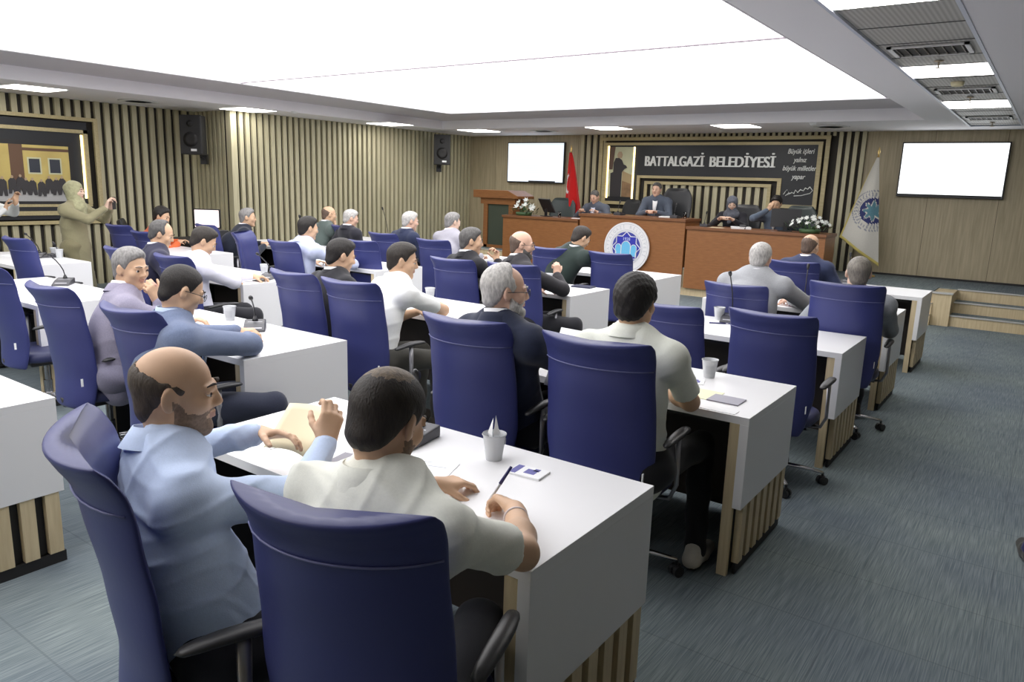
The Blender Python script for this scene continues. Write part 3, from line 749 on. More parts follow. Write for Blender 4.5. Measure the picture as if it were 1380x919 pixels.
def person(nm, label, head, yaw, hy=0., hp=0., hr=0., top='suit', col=(.02,.02,.025), shirt=(.8,.8,.82), hair='short', hc='dark', skin='tan', beard=None, glasses=False,
           wl=None, wr=None, fl=None, fr=None, nl=(0,0,-1), nr=(0,0,-1), curl=.55, curll=None, curlr=None, res=.012, fat=1.0, T=.52, pz=.56, stand=False, scarf=None, pants=(.02,.02,.025), shoes=(.03,.025,.02),
           wide=1.06, hunch=.035, twist=0., side=0., group=None, legs=True, elbl=(-.8,-.35,-.7), elbr=(.8,-.35,-.7), faceres=None, coat=None, tk=.0, knees=None, lapel=True, EWl=None, EWr=None, foldk=1.0, curlsr=None, curlsl=None, thr=.5, thl=.5, slump=None):
    """head: world position of the head centre; yaw: body heading (0 = +Y); hy/hp/hr: head turn / nod / tilt; wl/wr: wrist targets in the body's own frame"""
    head = np.array(head, float); Rb = rotz(yaw)
    Rh = rotz(hy)@rotx(-hp)@roty(hr)
    hz = head[2]; nv = nrm(A3(side*.3, .25+hp*.25, 1)) if not stand else A3(0,.08,1)
    Nz = hz-.145*nv[2]
    if stand: pz = hz-.66; slump = .02
    if slump is None: slump = sqrt(max(T*T-(Nz-pz)**2, .02**2))
    loc = head - Rb@A3(side, slump+.145*nv[1], 0); loc[2] = 0
    H = A3(side, slump+.145*nv[1], hz); N = H-nv*.145; P = A3(0,0,pz)
    Cm = P*.5+N*.5+A3(0,-hunch,0); sp = nrm(N-Cm); fw = A3(0,1,0); fwt = rotz(twist)@fw; rt = rotz(twist)@A3(1,0,0); fws = nrm(np.cross(sp, rt)*1.0); 
    if fws[1] < 0: fws = -fws
    sw = .186*wide
    SLd = N-sp*.078-rt*sw; SRd = N-sp*.078+rt*sw
    if wl is None: wl = (-.17, slump+.24, .80)
    if wr is None: wr = (.17, slump+.22, .80)
    EL, WL = ik(SLd, wl, .285, .255, elbl); ER, WR = ik(SRd, wr, .285, .255, elbr)
    toL = lambda w: Rb.T @ (np.array(w,float)-A3(loc[0],loc[1],0))
    if EWl: EL, WL = toL(EWl[0]), toL(EWl[1])
    if EWr: ER, WR = toL(EWr[0]), toL(EWr[1])
    root = empty(nm, loc, yaw, label, 'person', group)
    fr_ = nrm(WR-ER) if fr is None else nrm(fr); fl_ = nrm(WL-EL) if fl is None else nrm(fl)
    hipL, hipR = P+A3(-.095*wide,0,-.01), P+A3(.095*wide,0,-.01)
    if stand:
        KL, KR, AL, AR = A3(-.11,.02,.50), A3(.11,.03,.50), A3(-.12,-.03,.09), A3(.12,.0,.09)
    else:
        KL, KR, AL, AR = A3(-.14,.43,.53), A3(.14,.43,.53), A3(-.14,.42,.10), A3(.14,.42,.10)
    if knees is not None: KL, KR, AL, AR = [A3(*q) for q in knees]
    # ---- body: one continuous skin surface
    f = Field()
    f.cap(P, Cm, .12*fat, .115*fat, .03, (fw,.7)); f.cap(Cm, N-sp*.07, .115*fat, .12, .03, (fws,.62)); f.cap(SLd, SRd, .05, .05, .03)
    f.cap(N-sp*.04, H+Rh@A3(0,-.022,-.05), .056*sqrt(fat), .052*sqrt(fat), .03); f.cap(N-sp*.02+A3(0,-.01,0), SLd, .04,.04,.04); f.cap(N-sp*.02+A3(0,-.01,0), SRd, .04,.04,.04)
    head_prims(f, H, Rh, fat=sqrt(fat))
    for S_,E_,W_ in ((SLd,EL,WL),(SRd,ER,WR)):
        ar_ = 1.0 if top == 'polo' else .88; f.cap(S_,E_,.048*ar_,.040*ar_,.02); f.cap(E_,E_+(W_-E_)*.35,.041*ar_,.042*ar_,.02); f.cap(E_+(W_-E_)*.35,W_,.042*ar_,.027,.02)
    for h_,K_,A_ in ((hipL,KL,AL),(hipR,KR,AR)):
        f.cap(h_,K_,.075,.05,.03); f.cap(K_,A_,.048,.035,.02); f.cap(A_+A3(0,-.03,-.04),A_+A3(0,.12,-.055),.03,.025,.02)
    face_prims(f, H, Rh, sqrt(fat))
    hand_prims(f, WL, fl_, nl, (1,0,0) if abs(fl_[0])<.8 else (0,1,.3), curl if curll is None else curll, thl, curls=curlsl)
    hand_prims(f, WR, fr_, nr, (-1,0,0) if abs(fr_[0])<.8 else (0,1,.3), curl if curlr is None else curlr, thr, curls=curlsr)
    Pm, Q = f.mesh(faceres or res)
    ctr = Pm[Q].mean(1) if len(Q) else Pm
    lc = (ctr-H)@Rh
    mi = np.zeros(len(Q), int)
    mi[(np.abs(lc[:,0])<.021)&(lc[:,1]>.082)&(lc[:,2]<-.047)&(lc[:,2]>-.066)] = 1
    if beard == 'stubble' and len(Q):
        ly, lz, lx = lc[:,1], lc[:,2], lc[:,0]; zt = np.interp(ly, [0,.012,.03,.06,.085,.1], [.0,-.012,-.034,-.050,-.038,-.038])+.003*np.sin(lx*400+ly*300)
        bm_ = (lz < zt) & (ly > .004) & (lz > -.118) & (np.abs(lx) < .09) & (np.sqrt((lx*.62)**2+((lz+.0565)*1.6)**2) > .019) & (ly < .12)
        mi[bm_ & (mi == 0)] = 2
    sk = SKIN[skin]; np_obj('body', Pm, Q, [skinm(skin), lipm, mat('stubble_'+skin, tuple(c*.42+.02 for c in sk), .7, noise=120, col2=tuple(c*.28+.015 for c in sk))], root, mi)
    # eyes and brows
    TT = lambda x,y,z: tuple(H+Rh@A3(x,y,z))
    for s in (-1,1):
        b = MB(); n = 10
        c = H+Rh@A3(s*.031,.0765,.004)
        vsx = []
        def ef(u, v, c=c):
            th = 2*pi*u; ph = pi*v; d = Rh@A3(sin(ph)*cos(th), cos(ph), sin(ph)*sin(th)); return tuple(c+d*.0125)
        b.grid(ef, 12, 9, closeu=True)
        for i in range(12*8):
            b.m[i] = 1 if i < 24 else 0
        b.build('eye', [eyew, iris], root, True, fixn=False)
    if not scarf or True:
        b = MB()
        for s in (-1,1): b.tube([TT(s*.014,.0955,.0265),TT(s*.030,.0925,.032),TT(s*.048,.079,.027)],[.004,.0045,.002],6,flat=.7)
        b.build('eyebrows', hairm(hc) if hc in('white','grey') else browm, root, True)
    if glasses:
        b = MB()
        for s in (-1,1):
            pts = [TT(s*.033+.023*cos(t), .106-.12*abs(s*.033+.023*cos(t))**1.3, .003+.017*sin(t)) for t in np.linspace(0,2*pi,17)[:-1]]
            b.tube(pts,.0017,6,close=True); b.tube([TT(s*.055,.098,.008),TT(s*.078*sqrt(fat),.05,.010),TT(s*.084*sqrt(fat),-.012,.006)],.0018,6)
        b.tube([TT(-.010,.107,.006),TT(0,.110,.009),TT(.010,.107,.006)],.0016,6)
        b.build('glasses', blackp, root, True)
    if hair and not scarf:
        Pm, Q = hair_mesh(hair, H, Rh, min(res,.009)*.75, sqrt(fat)); lh = ((Pm[Q].mean(1)-H)@Rh); np_obj('hair', Pm, Q, [hairm(hc), hairm('crown')], root, (np.sqrt(lh[:,0]**2+(lh[:,1]+.045)**2+(lh[:,2]-.115)**2)+.006*np.sin(lh[:,0]*180)*np.sin(lh[:,1]*150) < .060).astype(int) if hair == 'thin' else None)
    if beard and beard != 'stubble':
        Pm, Q = beard_mesh(H, Rh, min(res,.009)*.75, .0022 if beard == 'stubble' else (.004 if beard != 'white' else .008)); np_obj('beard', Pm, Q, hairm(beard), root)
    # ---- upper garment
    cm = cloth('cloth_%02x%02x%02x_%s'%(int(col[0]*255),int(col[1]*255),int(col[2]*255),top), col)
    g = Field(); o = .014 if top != 'suit' else .022
    ux = rt
    bot = P+A3(0,0,-.04)
    g.cap(bot, Cm, .160*wide*fat+o*.6, .164*wide*fat+o*.5, .03, (fw,.74)); g.cap(Cm, N-sp*.10, .164*wide*fat+o*.5, .158*wide+o*.5, .03, (fws,.66))
    if fat > 1.05: g.ell(P*.7+Cm*.3+A3(0,.05,0), (.15*wide*fat,.14*fat,.16), None, .04)
    g.cap(SLd+rt*.02, SRd-rt*.02, .064+o*.5, .064+o*.5, .05, (fws,.9))
    g.cap(N-sp*.066+A3(0,-.008,0), SLd+A3(0,-.005,.005), .062+o*.3, .060+o*.4, .05); g.cap(N-sp*.066+A3(0,-.008,0), SRd+A3(0,-.005,.005), .062+o*.3, .060+o*.4, .05)
    for S_,E_,W_ in ((SLd,EL,WL),(SRd,ER,WR)):
        if top == 'polo':
            E2 = S_+(E_-S_)*.66; g.cap(S_,E2,.064,.062,.04); 
            d = nrm(E_-S_); g.cap(E2-d*.02, E2+d*.05, .0625,.0625,.004)
        else:
            g.cap(S_,E_,.062+o*.5,.052+o*.45,.04); g.cap(E_,E_+(W_-E_)*.90,.050+o*.45,.033+o*.5,.02)
    ph = random.random()*6
    def fold(X,Y,Z):
        amp = (.0060 if top != 'suit' else .0042)*foldk
        w1 = np.sin(7*X+5*Y+ph)*1.3+np.sin(9*Z-6*Y+ph*2)*1.1
        ab = lambda q: 1-np.sqrt(q*q+.035)
        r1 = ab(np.sin(17*Z+9*Y+w1*1.6+ph)); r2 = ab(np.sin(13*X-15*Z+7*Y+w1*1.9+2*ph))
        r3 = ab(np.sin(31*Z-12*X+10*Y+w1*2.6)); msk = .5+.5*np.sin(6*X+8*Z+5*Y+ph)
        return -amp*(r1**3*1.1+r2**4*.9+r3**4*.55*msk-.4)+.0025*np.sin(11*X+ph)*np.sin(9*Z+8*Y)
    clipf = None
    if top == 'polo':
        # open sleeve ends and hem
        cuts = []
        for S_,E_ in ((SLd,EL),(SRd,ER)):
            d = nrm(E_-S_); cuts.append((S_+(E_-S_)*.66+d*.03, d))
        def clipf(X,Y,Z):
            r = -1*np.ones(np.broadcast(X,Y,Z).shape, np.float32)
            for c,d in cuts:
                pl = (X-c[0])*d[0]+(Y-c[1])*d[1]+(Z-c[2])*d[2]
                near = .085-np.sqrt((X-c[0])**2+(Y-c[1])**2+(Z-c[2])**2)
                r = np.maximum(r, np.minimum(pl, near))
            return r
    if coat:   # long open coat skirt
        g.cap(P+A3(0,0,0), P+A3(0,.02,-.50), .16, .21, .04, (fw,.72))
    Pm, Q = g.mesh(max(res*.85,.006), fold, clipf)
    np_obj('jacket' if top == 'suit' else ('coat' if coat else 'shirt'), Pm, Q, cm, root, smooth_it=1)
    # collar
    hc_ = H+Rh@A3(0,-.022,-.05); nd = nrm(hc_-N)
    if not scarf:
        ccol = cm if top != 'suit' else cloth('shirt_%02x%02x%02x'%tuple(int(c*255) for c in shirt), shirt)
        def ring(r0, r1, z0, z1, open_=.0, name='collar', m=ccol, off=0):
            b = MB(); a1 = nrm(np.cross(nd, fw)); a2 = np.cross(a1, nd); a2 = a2 if a2[1] > 0 else -a2
            n = 28; c0 = N-sp*.02
            def rf(u, v):
                t = -pi/2+open_+u*(2*pi-2*open_) if False else (pi/2+open_) + u*(2*pi-2*open_)
                w = [0,.5,1,1.02,.5,0][int(round(v*5))]; rr = r0+(r1-r0)*(w if w<=1 else 1); rr += (.004 if v > .55 else 0)
                zz = z0+(z1-z0)*min(w,1)
                return tuple(c0 + a1*cos(t)*rr*1.0 + a2*sin(t)*rr*1.02 + nd*zz + a2*(-.006))
            b.grid(rf, n, 6); return b.build(name, m, root, True)
        kf = sqrt(fat)
        if top == 'suit':
            ring(.078*kf,.069*kf,.020,.078,.22,'shirt_collar'); ring(.104*kf,.081*kf,.008,.060,.5,'jacket_collar',cm)
        elif top == 'polo': ring(.102*kf,.074*kf,.018,.070,.28,'collar')
        else: ring(.102*kf,.073*kf,.018,.072,.28,'collar')
    if top == 'suit' and lapel:
        # shirt front + tie area visible in the opening
        b = MB(); c = N-sp*.02
        fr0 = c+fws*.090+nd*.012; 
        q = [fr0-rt*.045, fr0+rt*.045, Cm*.8+P*.2+fws*.172+rt*.006, Cm*.8+P*.2+fws*.172-rt*.006]
        mid = [(fr0*.5+ (Cm*.8+P*.2+fws*.172)*.5)+fws*.040+s*rt*.03 for s in (-1,1)]
        b.add([tuple(q[0]),tuple(q[1]),tuple(mid[1]),tuple(mid[0]),tuple(q[2]),tuple(q[3])],[(0,1,2,3),(3,2,4,5)])
        o_ = b.build('shirt_front', cloth('shirt_%02x%02x%02x'%tuple(int(c*255) for c in shirt), shirt), root, True)
        md = o_.modifiers.new('s','SOLIDIFY'); md.thickness = .012; md.offset = 0
        # cuffs
        for E_,W_ in ((EL,WL),(ER,WR)):
            b = MB(); d = nrm(W_-E_); b.tube([W_-d*.045, W_-d*.012],[.0345,.034],14); b.build('shirt_cuff', cloth('shirt_%02x%02x%02x'%tuple(int(c*255) for c in shirt), shirt), root, True)
    if top == 'shirt':
        for E_,W_ in ((EL,WL),(ER,WR)):
            b = MB(); d = nrm(W_-E_); b.tube([W_-d*.06, W_-d*.008],[.0365,.0355],16); b.build('cuff', cm, root, True)
    if scarf:
        sm = cloth('scarf_%02x%02x%02x'%tuple(int(c*255) for c in scarf), scarf, 30, c2=.72)
        f = Field(); T_ = lambda x,y,z: H+Rh@A3(x,y,z)
        f.ell(T_(0,-.022,.03),(.094,.112,.105),Rh,.02); f.ell(T_(0,.0,-.05),(.082,.085,.085),Rh,.03)
        f.cap(T_(0,-.02,-.08), N-sp*.02+A3(0,.02,0), .08,.10,.04); f.cap(N+A3(-.08,.03,-.04),N+A3(.08,.03,-.04),.06,.06,.05)
        f.cap(N+A3(0,.06,-.03),N+A3(.0,.12,-.16),.07,.035,.04,(fw,.5))
        if coat: f.cap(N+A3(-.10,-.06,-.02),N+A3(-.13,-.10,-.34),.055,.05,.04,(fw,.5))
        f.ell(T_(0,.115,-.012),(.052,.062,.072),Rh,.010,'s')
        Pm, Q = f.mesh(max(res*.8,.007), lambda X,Y,Z: .0035*np.sin(60*Z+30*X*np.sin(9*Y))*np.sin(25*Y+20*X)); np_obj('headscarf', Pm, Q, sm, root, smooth_it=1)
    # ---- trousers and shoes
    if legs:
        g = Field(); g.cap(hipL+A3(0,-.02,0),hipR+A3(0,-.02,0),.115*wide*sqrt(fat),k=.04,flat=(A3(0,0,1),.9))
        for h_,K_,A_ in ((hipL,KL,AL),(hipR,KR,AR)):
            g.cap(h_,K_,.093*sqrt(fat),.066,.04); g.cap(K_,A_+A3(0,0,-.01),.064,.050,.03)
        cutz = .055
        Pm, Q = g.mesh(max(res,.011), lambda X,Y,Z: .004*np.sin(40*Z+20*Y+9*X), lambda X,Y,Z: (cutz-Z)+0*X+0*Y)
        np_obj('trousers', Pm, Q, cloth('trousers_%02x%02x%02x'%tuple(int(c*255) for c in pants), pants), root, smooth_it=1)
        for A_ in (AL,AR):
            g = Field(); b0 = A_*1.0; b0[2] = .0
            g.cap(b0+A3(0,-.045,.045), b0+A3(0,.06,.045), .042,.045,.02); g.cap(b0+A3(0,.05,.035), b0+A3(.006 if A_[0]>0 else -.006,.17,.030), .045,.034,.02); g.cap(b0+A3(0,-.03,.05), b0+A3(0,-.025,.09), .038,.040,.02)
            Pm, Q = g.mesh(.008 if res < .012 else .012, None, lambda X,Y,Z: (.004-Z)+0*X+0*Y); 
            z_ = Pm[Q].mean(1)[:,2]; np_obj('shoe', Pm, Q, [cloth('shoe_%02x%02x%02x'%tuple(int(c*255) for c in shoes), shoes), mat('shoe_sole',(.5,.48,.42) if shoes[0]>.2 else (.02,.02,.02),.6)], root, (z_<.022).astype(int))
    return root, loc, Rb
# ------------------------------------------------------------------ people
def seated(nm, label, head, loc, yaw, **k):
    """loc = (x, y) of the pelvis on its chair"""
    head = np.array(head,float); Rb = rotz(yaw)
    pzz = k.pop('pz',.56)
    hp = k.get('hp',0); sd0 = 0
    o = Rb.T @ (head - A3(loc[0],loc[1],head[2]))
    sd = o[0]; nv = nrm(A3(sd*.3,.25+hp*.25,1)); sl = o[1]-.145*nv[1]
    if 'hyw' in k: k['hy'] = k.pop('hyw')-yaw
    return person(nm, label, head, yaw, side=sd, slump=sl, pz=pzz, T=.55, **k)
G1 = 'seated council members'
navy=(.018,.024,.05); blk=(.014,.014,.018)
# nearest pair
seated('person','bearded balding man in a pale blue shirt holding a cream paper over the nearest desk',(-1.80,1.03,1.16),(-1.63,1.02),-.32,hyw=-.72,hp=.06,
  top='shirt',col=(.57,.68,.90),hair='ring',hc='ringdark',skin='tan',beard='stubble',res=.006,faceres=.005,fat=1.04,foldk=2.0,
  EWl=((-2.12,1.24,.87),(-2.06,1.46,.875)),EWr=((-1.62,1.27,.83),(-1.72,1.45,.925)),fl=(.75,.62,.1),nl=(.3,-.35,-.85),fr=(-.25,.35,.85),nr=(-.9,.25,.1),curll=.35,curlr=.75,elbl=(-.5,.2,-.8),elbr=(.9,-.2,-.6),pants=(.012,.013,.02),thr=.9,hunch=.06,pz=.55,tk=.1)
seated('person','man in a white polo shirt writing with a pen, seen from behind, closest to camera',(-1.25,1.25,1.145),(-1.06,1.06),.06,hyw=.02,hp=.40,
  top='polo',col=(.86,.87,.78),hair='thin',hc='dark',skin='tan',beard='stubble',res=.006,faceres=.005,fat=1.0,
  EWl=((-1.52,1.42,.81),(-1.44,1.64,.80)),EWr=((-.965,1.43,.815),(-1.13,1.63,.812)),wide=1.1,foldk=1.7,fr=(-.80,.50,-.02),nr=(-.35,-.3,-.85),curlr=.85,thr=.8,elbr=(1.0,-.1,-.35),elbl=(-1,0,-.3),pants=(.012,.013,.02),hunch=.05,pz=.54,knees=[(-.26,.40,.53),(-.04,.42,.53),(-.26,.42,.1),(-.04,.40,.1)])
# second row at the aisle
seated('person','white-bearded man with glasses in a navy suit, chin turned right',(-2.02,2.78,1.23),(-2.06,2.95),-.12,hyw=-.78,hp=.05,
  top='suit',col=navy,hair='recede',hc='white',skin='red',beard='white',glasses=True,res=.008,faceres=.006,wr=(.20,.33,.80),wl=(-.05,.40,.80),pants=blk)
seated('person','dark-haired man in a white polo seen from behind at the aisle desk, forearm on desk',(-1.44,2.95,1.225),(-1.37,2.82),.04,hyw=.0,hp=.12,
  top='polo',col=(.82,.84,.75),hair='full',hc='black',skin='tan',res=.008,faceres=.007,EWr=((-1.20,3.06,.80),(-1.40,3.20,.80)),EWl=((-1.70,3.12,.80),(-1.55,3.30,.80)),fr=(-.8,.6,0),pants=(.01,.01,.012),shoes=(.55,.52,.45),
  knees=[(-.14,.43,.53),(.17,.46,.53),(-.14,.42,.10),(.24,.30,.10)])
# M2
seated('person','grey-haired man in a lilac grey suit resting his mouth on his fist',(-4.37,2.26,1.16),(-4.42,2.16),-.35,hyw=-1.28,hp=.12,
  top='suit',col=(.30,.28,.37),hair='short',hc='grey',skin='tan',res=.009,faceres=.007,EWr=((-4.12,2.42,.82),(-4.195,2.31,.99)),fr=(.1,-.35,.95),nr=(-.9,-.3,0),curlr=1.2,wl=(-.10,.42,.80),pants=(.2,.19,.26),tk=0)
seated('person','man in a blue-grey blazer and glasses bending over the desk',(-3.46,2.04,1.15),(-3.50,2.02),-.30,hyw=-.38,hp=.42,
  top='suit',col=(.16,.20,.31),hair='crop',hc='black',skin='tan',glasses=True,res=.009,faceres=.007,EWl=((-3.85,2.36,.82),(-3.84,2.60,.81)),EWr=((-3.45,2.40,.82),(-3.66,2.53,.81)),fr=(-.9,.4,.1),fl=(.5,.7,.1),curl=.8,elbr=(1,-.1,-.3),hunch=.07,pants=(.03,.035,.06),shirt=(.5,.6,.75))
# C row 3
seated('person','black-haired man in a black suit beside the leaning man in white polo',(-4.13,3.66,1.17),(-4.12,3.42),-.22,hyw=-.5,hp=.28,
  top='suit',col=blk,hair='short',hc='black',skin='tan',res=.011,faceres=.009,pants=blk)
seated('person','man in a bright white polo leaning on his right elbow and looking right',(-3.60,3.74,1.175),(-3.57,3.42),-.35,hyw=-.88,hp=.18,
  top='polo',col=(.85,.86,.84),hair='short',hc='dark',skin='tan',res=.009,faceres=.007,EWr=((-3.50,4.05,.81),(-3.72,4.18,.81)),fr=(-1,.3,0),wl=(-.22,.45,.8),pants=(.05,.048,.04),wide=1.05)
# C row 4
seated('person','grey-black haired man in a black jacket resting his chin on his hand',(-4.30,5.36,1.19),(-4.32,5.26),-.3,hyw=-.85,hp=.1,
  top='suit',col=blk,hair='short',hc='saltpepper',skin='tan',res=.011,faceres=.009,wr=(.12,.30,1.02),fr=(-.3,.1,1),nr=(0,-1,0),curlr=1.0)
seated('person','bald man with glasses in a dark jacket turned right with raised clasped hand',(-3.72,5.34,1.20),(-3.62,5.25),-.55,hyw=-1.0,hp=.08,
  top='suit',col=(.03,.028,.032),hair='ring',hc='shaved',skin='red',glasses=True,beard='saltpepper',res=.01,faceres=.008,EWr=((-3.44,5.58,.82),(-3.56,5.66,.93)),fr=(-.2,.1,1),nr=(-1,0,.1),curlr=1.1,elbr=(.9,.2,-.6))
# C row 5
seated('person','man in a dark green suit bending over the desk before the podium',(-4.10,6.98,1.17),(-4.42,7.02),-.3,hyw=-.55,hp=.5,
  top='suit',col=(.03,.045,.04),hair='short',hc='dark',skin='tan',res=.013,faceres=.011,hunch=.08,EWr=((-3.80,7.30,.82),(-4.0,7.45,.81)),wide=1.12)
# R row 4, 5
seated('person','white-haired man in a light grey suit, seen from behind',(-1.90,6.10,1.19),(-1.94,5.86),.12,hyw=.0,hp=.2,
  top='suit',col=(.40,.41,.43),hair='short',hc='white',skin='red',res=.01,faceres=.009,wide=1.18,fat=1.1,EWl=((-2.30,6.36,.82),(-2.08,6.58,.81)),EWr=((-1.56,6.36,.82),(-1.76,6.58,.81)))
seated('person','grey cropped man sitting deep in his chair at the right aisle',(-1.10,5.80,1.165),(-1.12,5.80),.25,hyw=.3,hp=.05,
  top='suit',col=(.33,.35,.38),hair='crop',hc='greycrop',skin='fair',res=.011,faceres=.009,wr=(.12,.33,.84),curlr=.7,pz=.52)
seated('person','balding man in a navy suit in front of the right part of the podium',(-1.98,7.92,1.19),(-1.98,7.80),-.15,hyw=-.25,hp=.2,
  top='suit',col=(.035,.045,.10),hair='ring',hc='shaved',skin='tan',res=.012,faceres=.01,wide=1.12)
# L column
seated('person','grey-black haired man in dark navy looking down, left of the white shirt',(-6.60,3.72,1.165),(-6.60,3.55),-.3,hyw=-.75,hp=.35,
  top='suit',col=(.03,.03,.06),hair='recede',hc='saltpepper',skin='tan',res=.012,faceres=.009)
seated('person','dark-haired man in a white long-sleeved shirt reading with head bowed',(-5.84,3.66,1.155),(-5.80,3.55),-.3,hyw=-.6,hp=.5,
  top='shirt',col=(.72,.72,.82),hair='short',hc='dark',skin='tan',res=.011,faceres=.009,hunch=.06,EWr=((-5.62,3.78,.82),(-5.83,3.90,.81)),fr=(-.8,.5,0),EWl=((-6.05,4.0,.82),(-5.92,4.18,.81)))
seated('person','dark-haired man in a pale blue shirt with his forearm on the desk',(-6.36,5.19,1.19),(-6.46,5.15),-.15,hyw=-.35,hp=.15,
  top='shirt',col=(.55,.60,.80),hair='short',hc='black',skin='tan',res=.012,faceres=.01,EWr=((-6.05,5.52,.82),(-6.25,5.66,.81)),fr=(-.8,.5,0),wide=1.12)
seated('person','white-haired man in a navy jacket beside the slatted wall',(-6.75,7.15,1.20),(-6.92,7.02),-.2,hyw=-.6,hp=.15,
  top='suit',col=(.022,.03,.07),hair='short',hc='white',skin='red',res=.014,faceres=.011,wide=1.05)
seated('person','white-haired man in a pale grey jacket left of the lectern',(-6.25,7.40,1.21),(-6.1,7.1),-.1,hyw=-.4,hp=.15,
  top='suit',col=(.38,.37,.42),hair='short',hc='grey',skin='fair',res=.014,faceres=.011,wide=1.05,lapel=False)
# LL column
seated('person','grey-haired man in a dark jacket beside the computer table',(-8.72,6.12,1.165),(-8.95,5.85),-.45,hyw=-.8,hp=.05,
  top='suit',col=(.016,.02,.035),hair='short',hc='grey',skin='tan',res=.014,faceres=.011)
seated('person','bald man in a grey green jacket with his hand at his face',(-8.62,7.42,1.19),(-8.75,7.30),-.2,hyw=-.5,hp=.15,
  top='suit',col=(.10,.13,.12),hair='ring',hc='shaved',skin='tan',res=.014,faceres=.011,wr=(.12,.22,1.03),fr=(-.3,.1,1),nr=(0,-1,0),curlr=.8,lapel=False)
seated('person','white-haired man in a dark jacket next to the bald man',(-8.05,7.32,1.165),(-8.22,7.55),-.2,hyw=-.6,hp=.25,
  top='suit',col=(.03,.03,.04),hair='short',hc='white',skin='red',res=.014,faceres=.011,lapel=False)
seated('person','dark-haired person in orange at the black table near the wall corner',(-9.55,5.40,1.15),(-9.8,5.25),-.5,hyw=-1.1,hp=.3,
  top='shirt',col=(.75,.16,.05),hair='full',hc='black',skin='tan',res=.014,faceres=.011)
# at the podium (facing the room)
PZ = .45
def podium(label, hx, hy_, hz, yaw, **k):
    r, l, R_ = seated('person', label, (hx,hy_,hz-PZ), (k.pop('px',hx), hy_+.12), yaw, **k)
    r.location.z = PZ
    return r
podium('bowed man in a grey-blue suit and tie behind the left podium wing',-7.03,12.38,1.52,pi-.05,hyw=pi,hp=.45,top='suit',col=(.10,.115,.15),hair='crop',hc='saltpepper',skin='red',res=.014,faceres=.009,legs=False,shirt=(.6,.66,.8),wl=(-.2,.28,.80),wr=(.2,.28,.80),hunch=.05)
podium('grey-haired man in a grey-blue suit presiding at the centre of the podium',-5.80,12.40,1.69,pi+.15,hyw=pi+.10,hp=.05,top='suit',col=(.095,.115,.155),hair='short',hc='saltpepper',skin='red',res=.013,faceres=.008,legs=False,wl=(-.08,.36,.86),wr=(.10,.36,.86),pz=.68,wide=1.05)
podium('woman in black with a patterned headscarf behind the right podium wing',-4.42,12.40,1.50,pi+.05,hyw=pi+.35,hp=.25,top='shirt',col=(.018,.018,.024),hair=None,scarf=(.12,.13,.16),skin='fair',res=.013,faceres=.008,legs=False,wl=(-.12,.40,.80),wr=(.12,.40,.80),wide=.95)
podium('dark-haired man in a blue-grey suit covering his mouth beside the flowers',-3.70,12.40,1.53,pi+.05,hyw=pi+.1,hp=.3,top='suit',col=(.11,.14,.19),hair='full',hc='black',skin='tan',res=.013,faceres=.008,legs=False,wl=(-.22,.30,.80),wr=(.10,.22,.98),fr=(-.5,.1,1),nr=(0,-1,0),curlr=.5)
# standing
person('person','standing woman in a khaki coat and olive headscarf raising a phone',(-9.80,4.45,1.455),-.95,hy=.05,hp=.0,top='shirt',coat=True,col=(.31,.285,.17),hair=None,scarf=(.44,.43,.26),skin='fair',res=.010,faceres=.008,stand=True,
  wl=(-.06,.42,1.27),wr=(.08,.44,1.28),fl=(.1,.3,1),fr=(-.1,.3,1),nl=(.5,.8,0),nr=(-.5,.8,0),curl=.7,elbl=(-.6,.2,-1),elbr=(.6,.2,-1),wide=1.05,fat=1.0,pants=(.25,.225,.13))
person('person','person at the left edge with a raised hand and white sleeve',(-10.72,3.78,1.46),-.9,top='shirt',col=(.75,.77,.76),hair='short',hc='black',skin='tan',res=.012,stand=True,
  wl=(.0,.42,1.30),wr=(.12,.36,1.22),fl=(.1,.2,1),fr=(-.1,.2,1),pants=(.02,.03,.03))
person('person','person at the right edge of whom only jeans and one shoe show',(.42,4.30,1.60),.2,top='shirt',col=(.2,.25,.4),hair='short',hc='dark',skin='tan',res=.012,stand=True,
  wl=(-.12,.1,.85),wr=(.22,.1,.85),pants=(.02,.022,.10),shoes=(.035,.035,.03),knees=[(-.22,.02,.50),(.11,.03,.50),(-.30,-.03,.09),(.12,.0,.09)])

# bracelet and watch strap on the writing hand
br = empty('bracelet', (-1.095,1.585,.813), 0, 'thin pale bracelet on the wrist of the writing man', 'bracelet')
b = MB(); ax = V((-.65,.76,0)).normalized(); a1 = V((0,0,1)); a2 = ax.cross(a1)
b.tube([tuple(a1*cos(t)*.031+a2*sin(t)*.031) for t in np.linspace(0,2*pi,21)[:-1]], .0045, 6, close=True); b.build('band', mat('bracelet_pink', (.72,.62,.62), .4), br, True)
# ------------------------------------------------------------------ front wall sign
ledm = emitm('warm_led', (1.0,.78,.35), 2.6)
goldoak = mat('gold_oak', (.52,.44,.24), .45, noise=6, stretch=(.8,8,8), col2=(.43,.36,.19))
FYW = YF-.06
def band(b, x0, x1, z0, z1, d=.03): b.box(x0, x1, FYW-d, FYW, z0, z1)
sg = empty('wall_sign', (-5.4,FYW-.03,2.0), 0, 'long black sign with white lettering and oak frames on the slatted stage wall', 'sign')
def inv(o): 
    o.location = V(o.location)-V((-5.4,FYW-.03,2.0)); return o
b = MB(); 
b.prism([(-7.45,1.44),(-6.70,1.44),(-6.70,1.94),(-3.96,1.94),(-3.96,1.50),(-3.38,1.50),(-3.38,2.52),(-7.45,2.52)], FYW-.02, FYW, 'xz'); inv(b.build('board', mat('sign_black', (.012,.014,.018), .5), sg))
b = MB()
band(b,-7.56,-3.22,2.60,2.66); band(b,-7.56,-7.49,1.30,2.60); band(b,-3.29,-3.22,1.36,2.60)
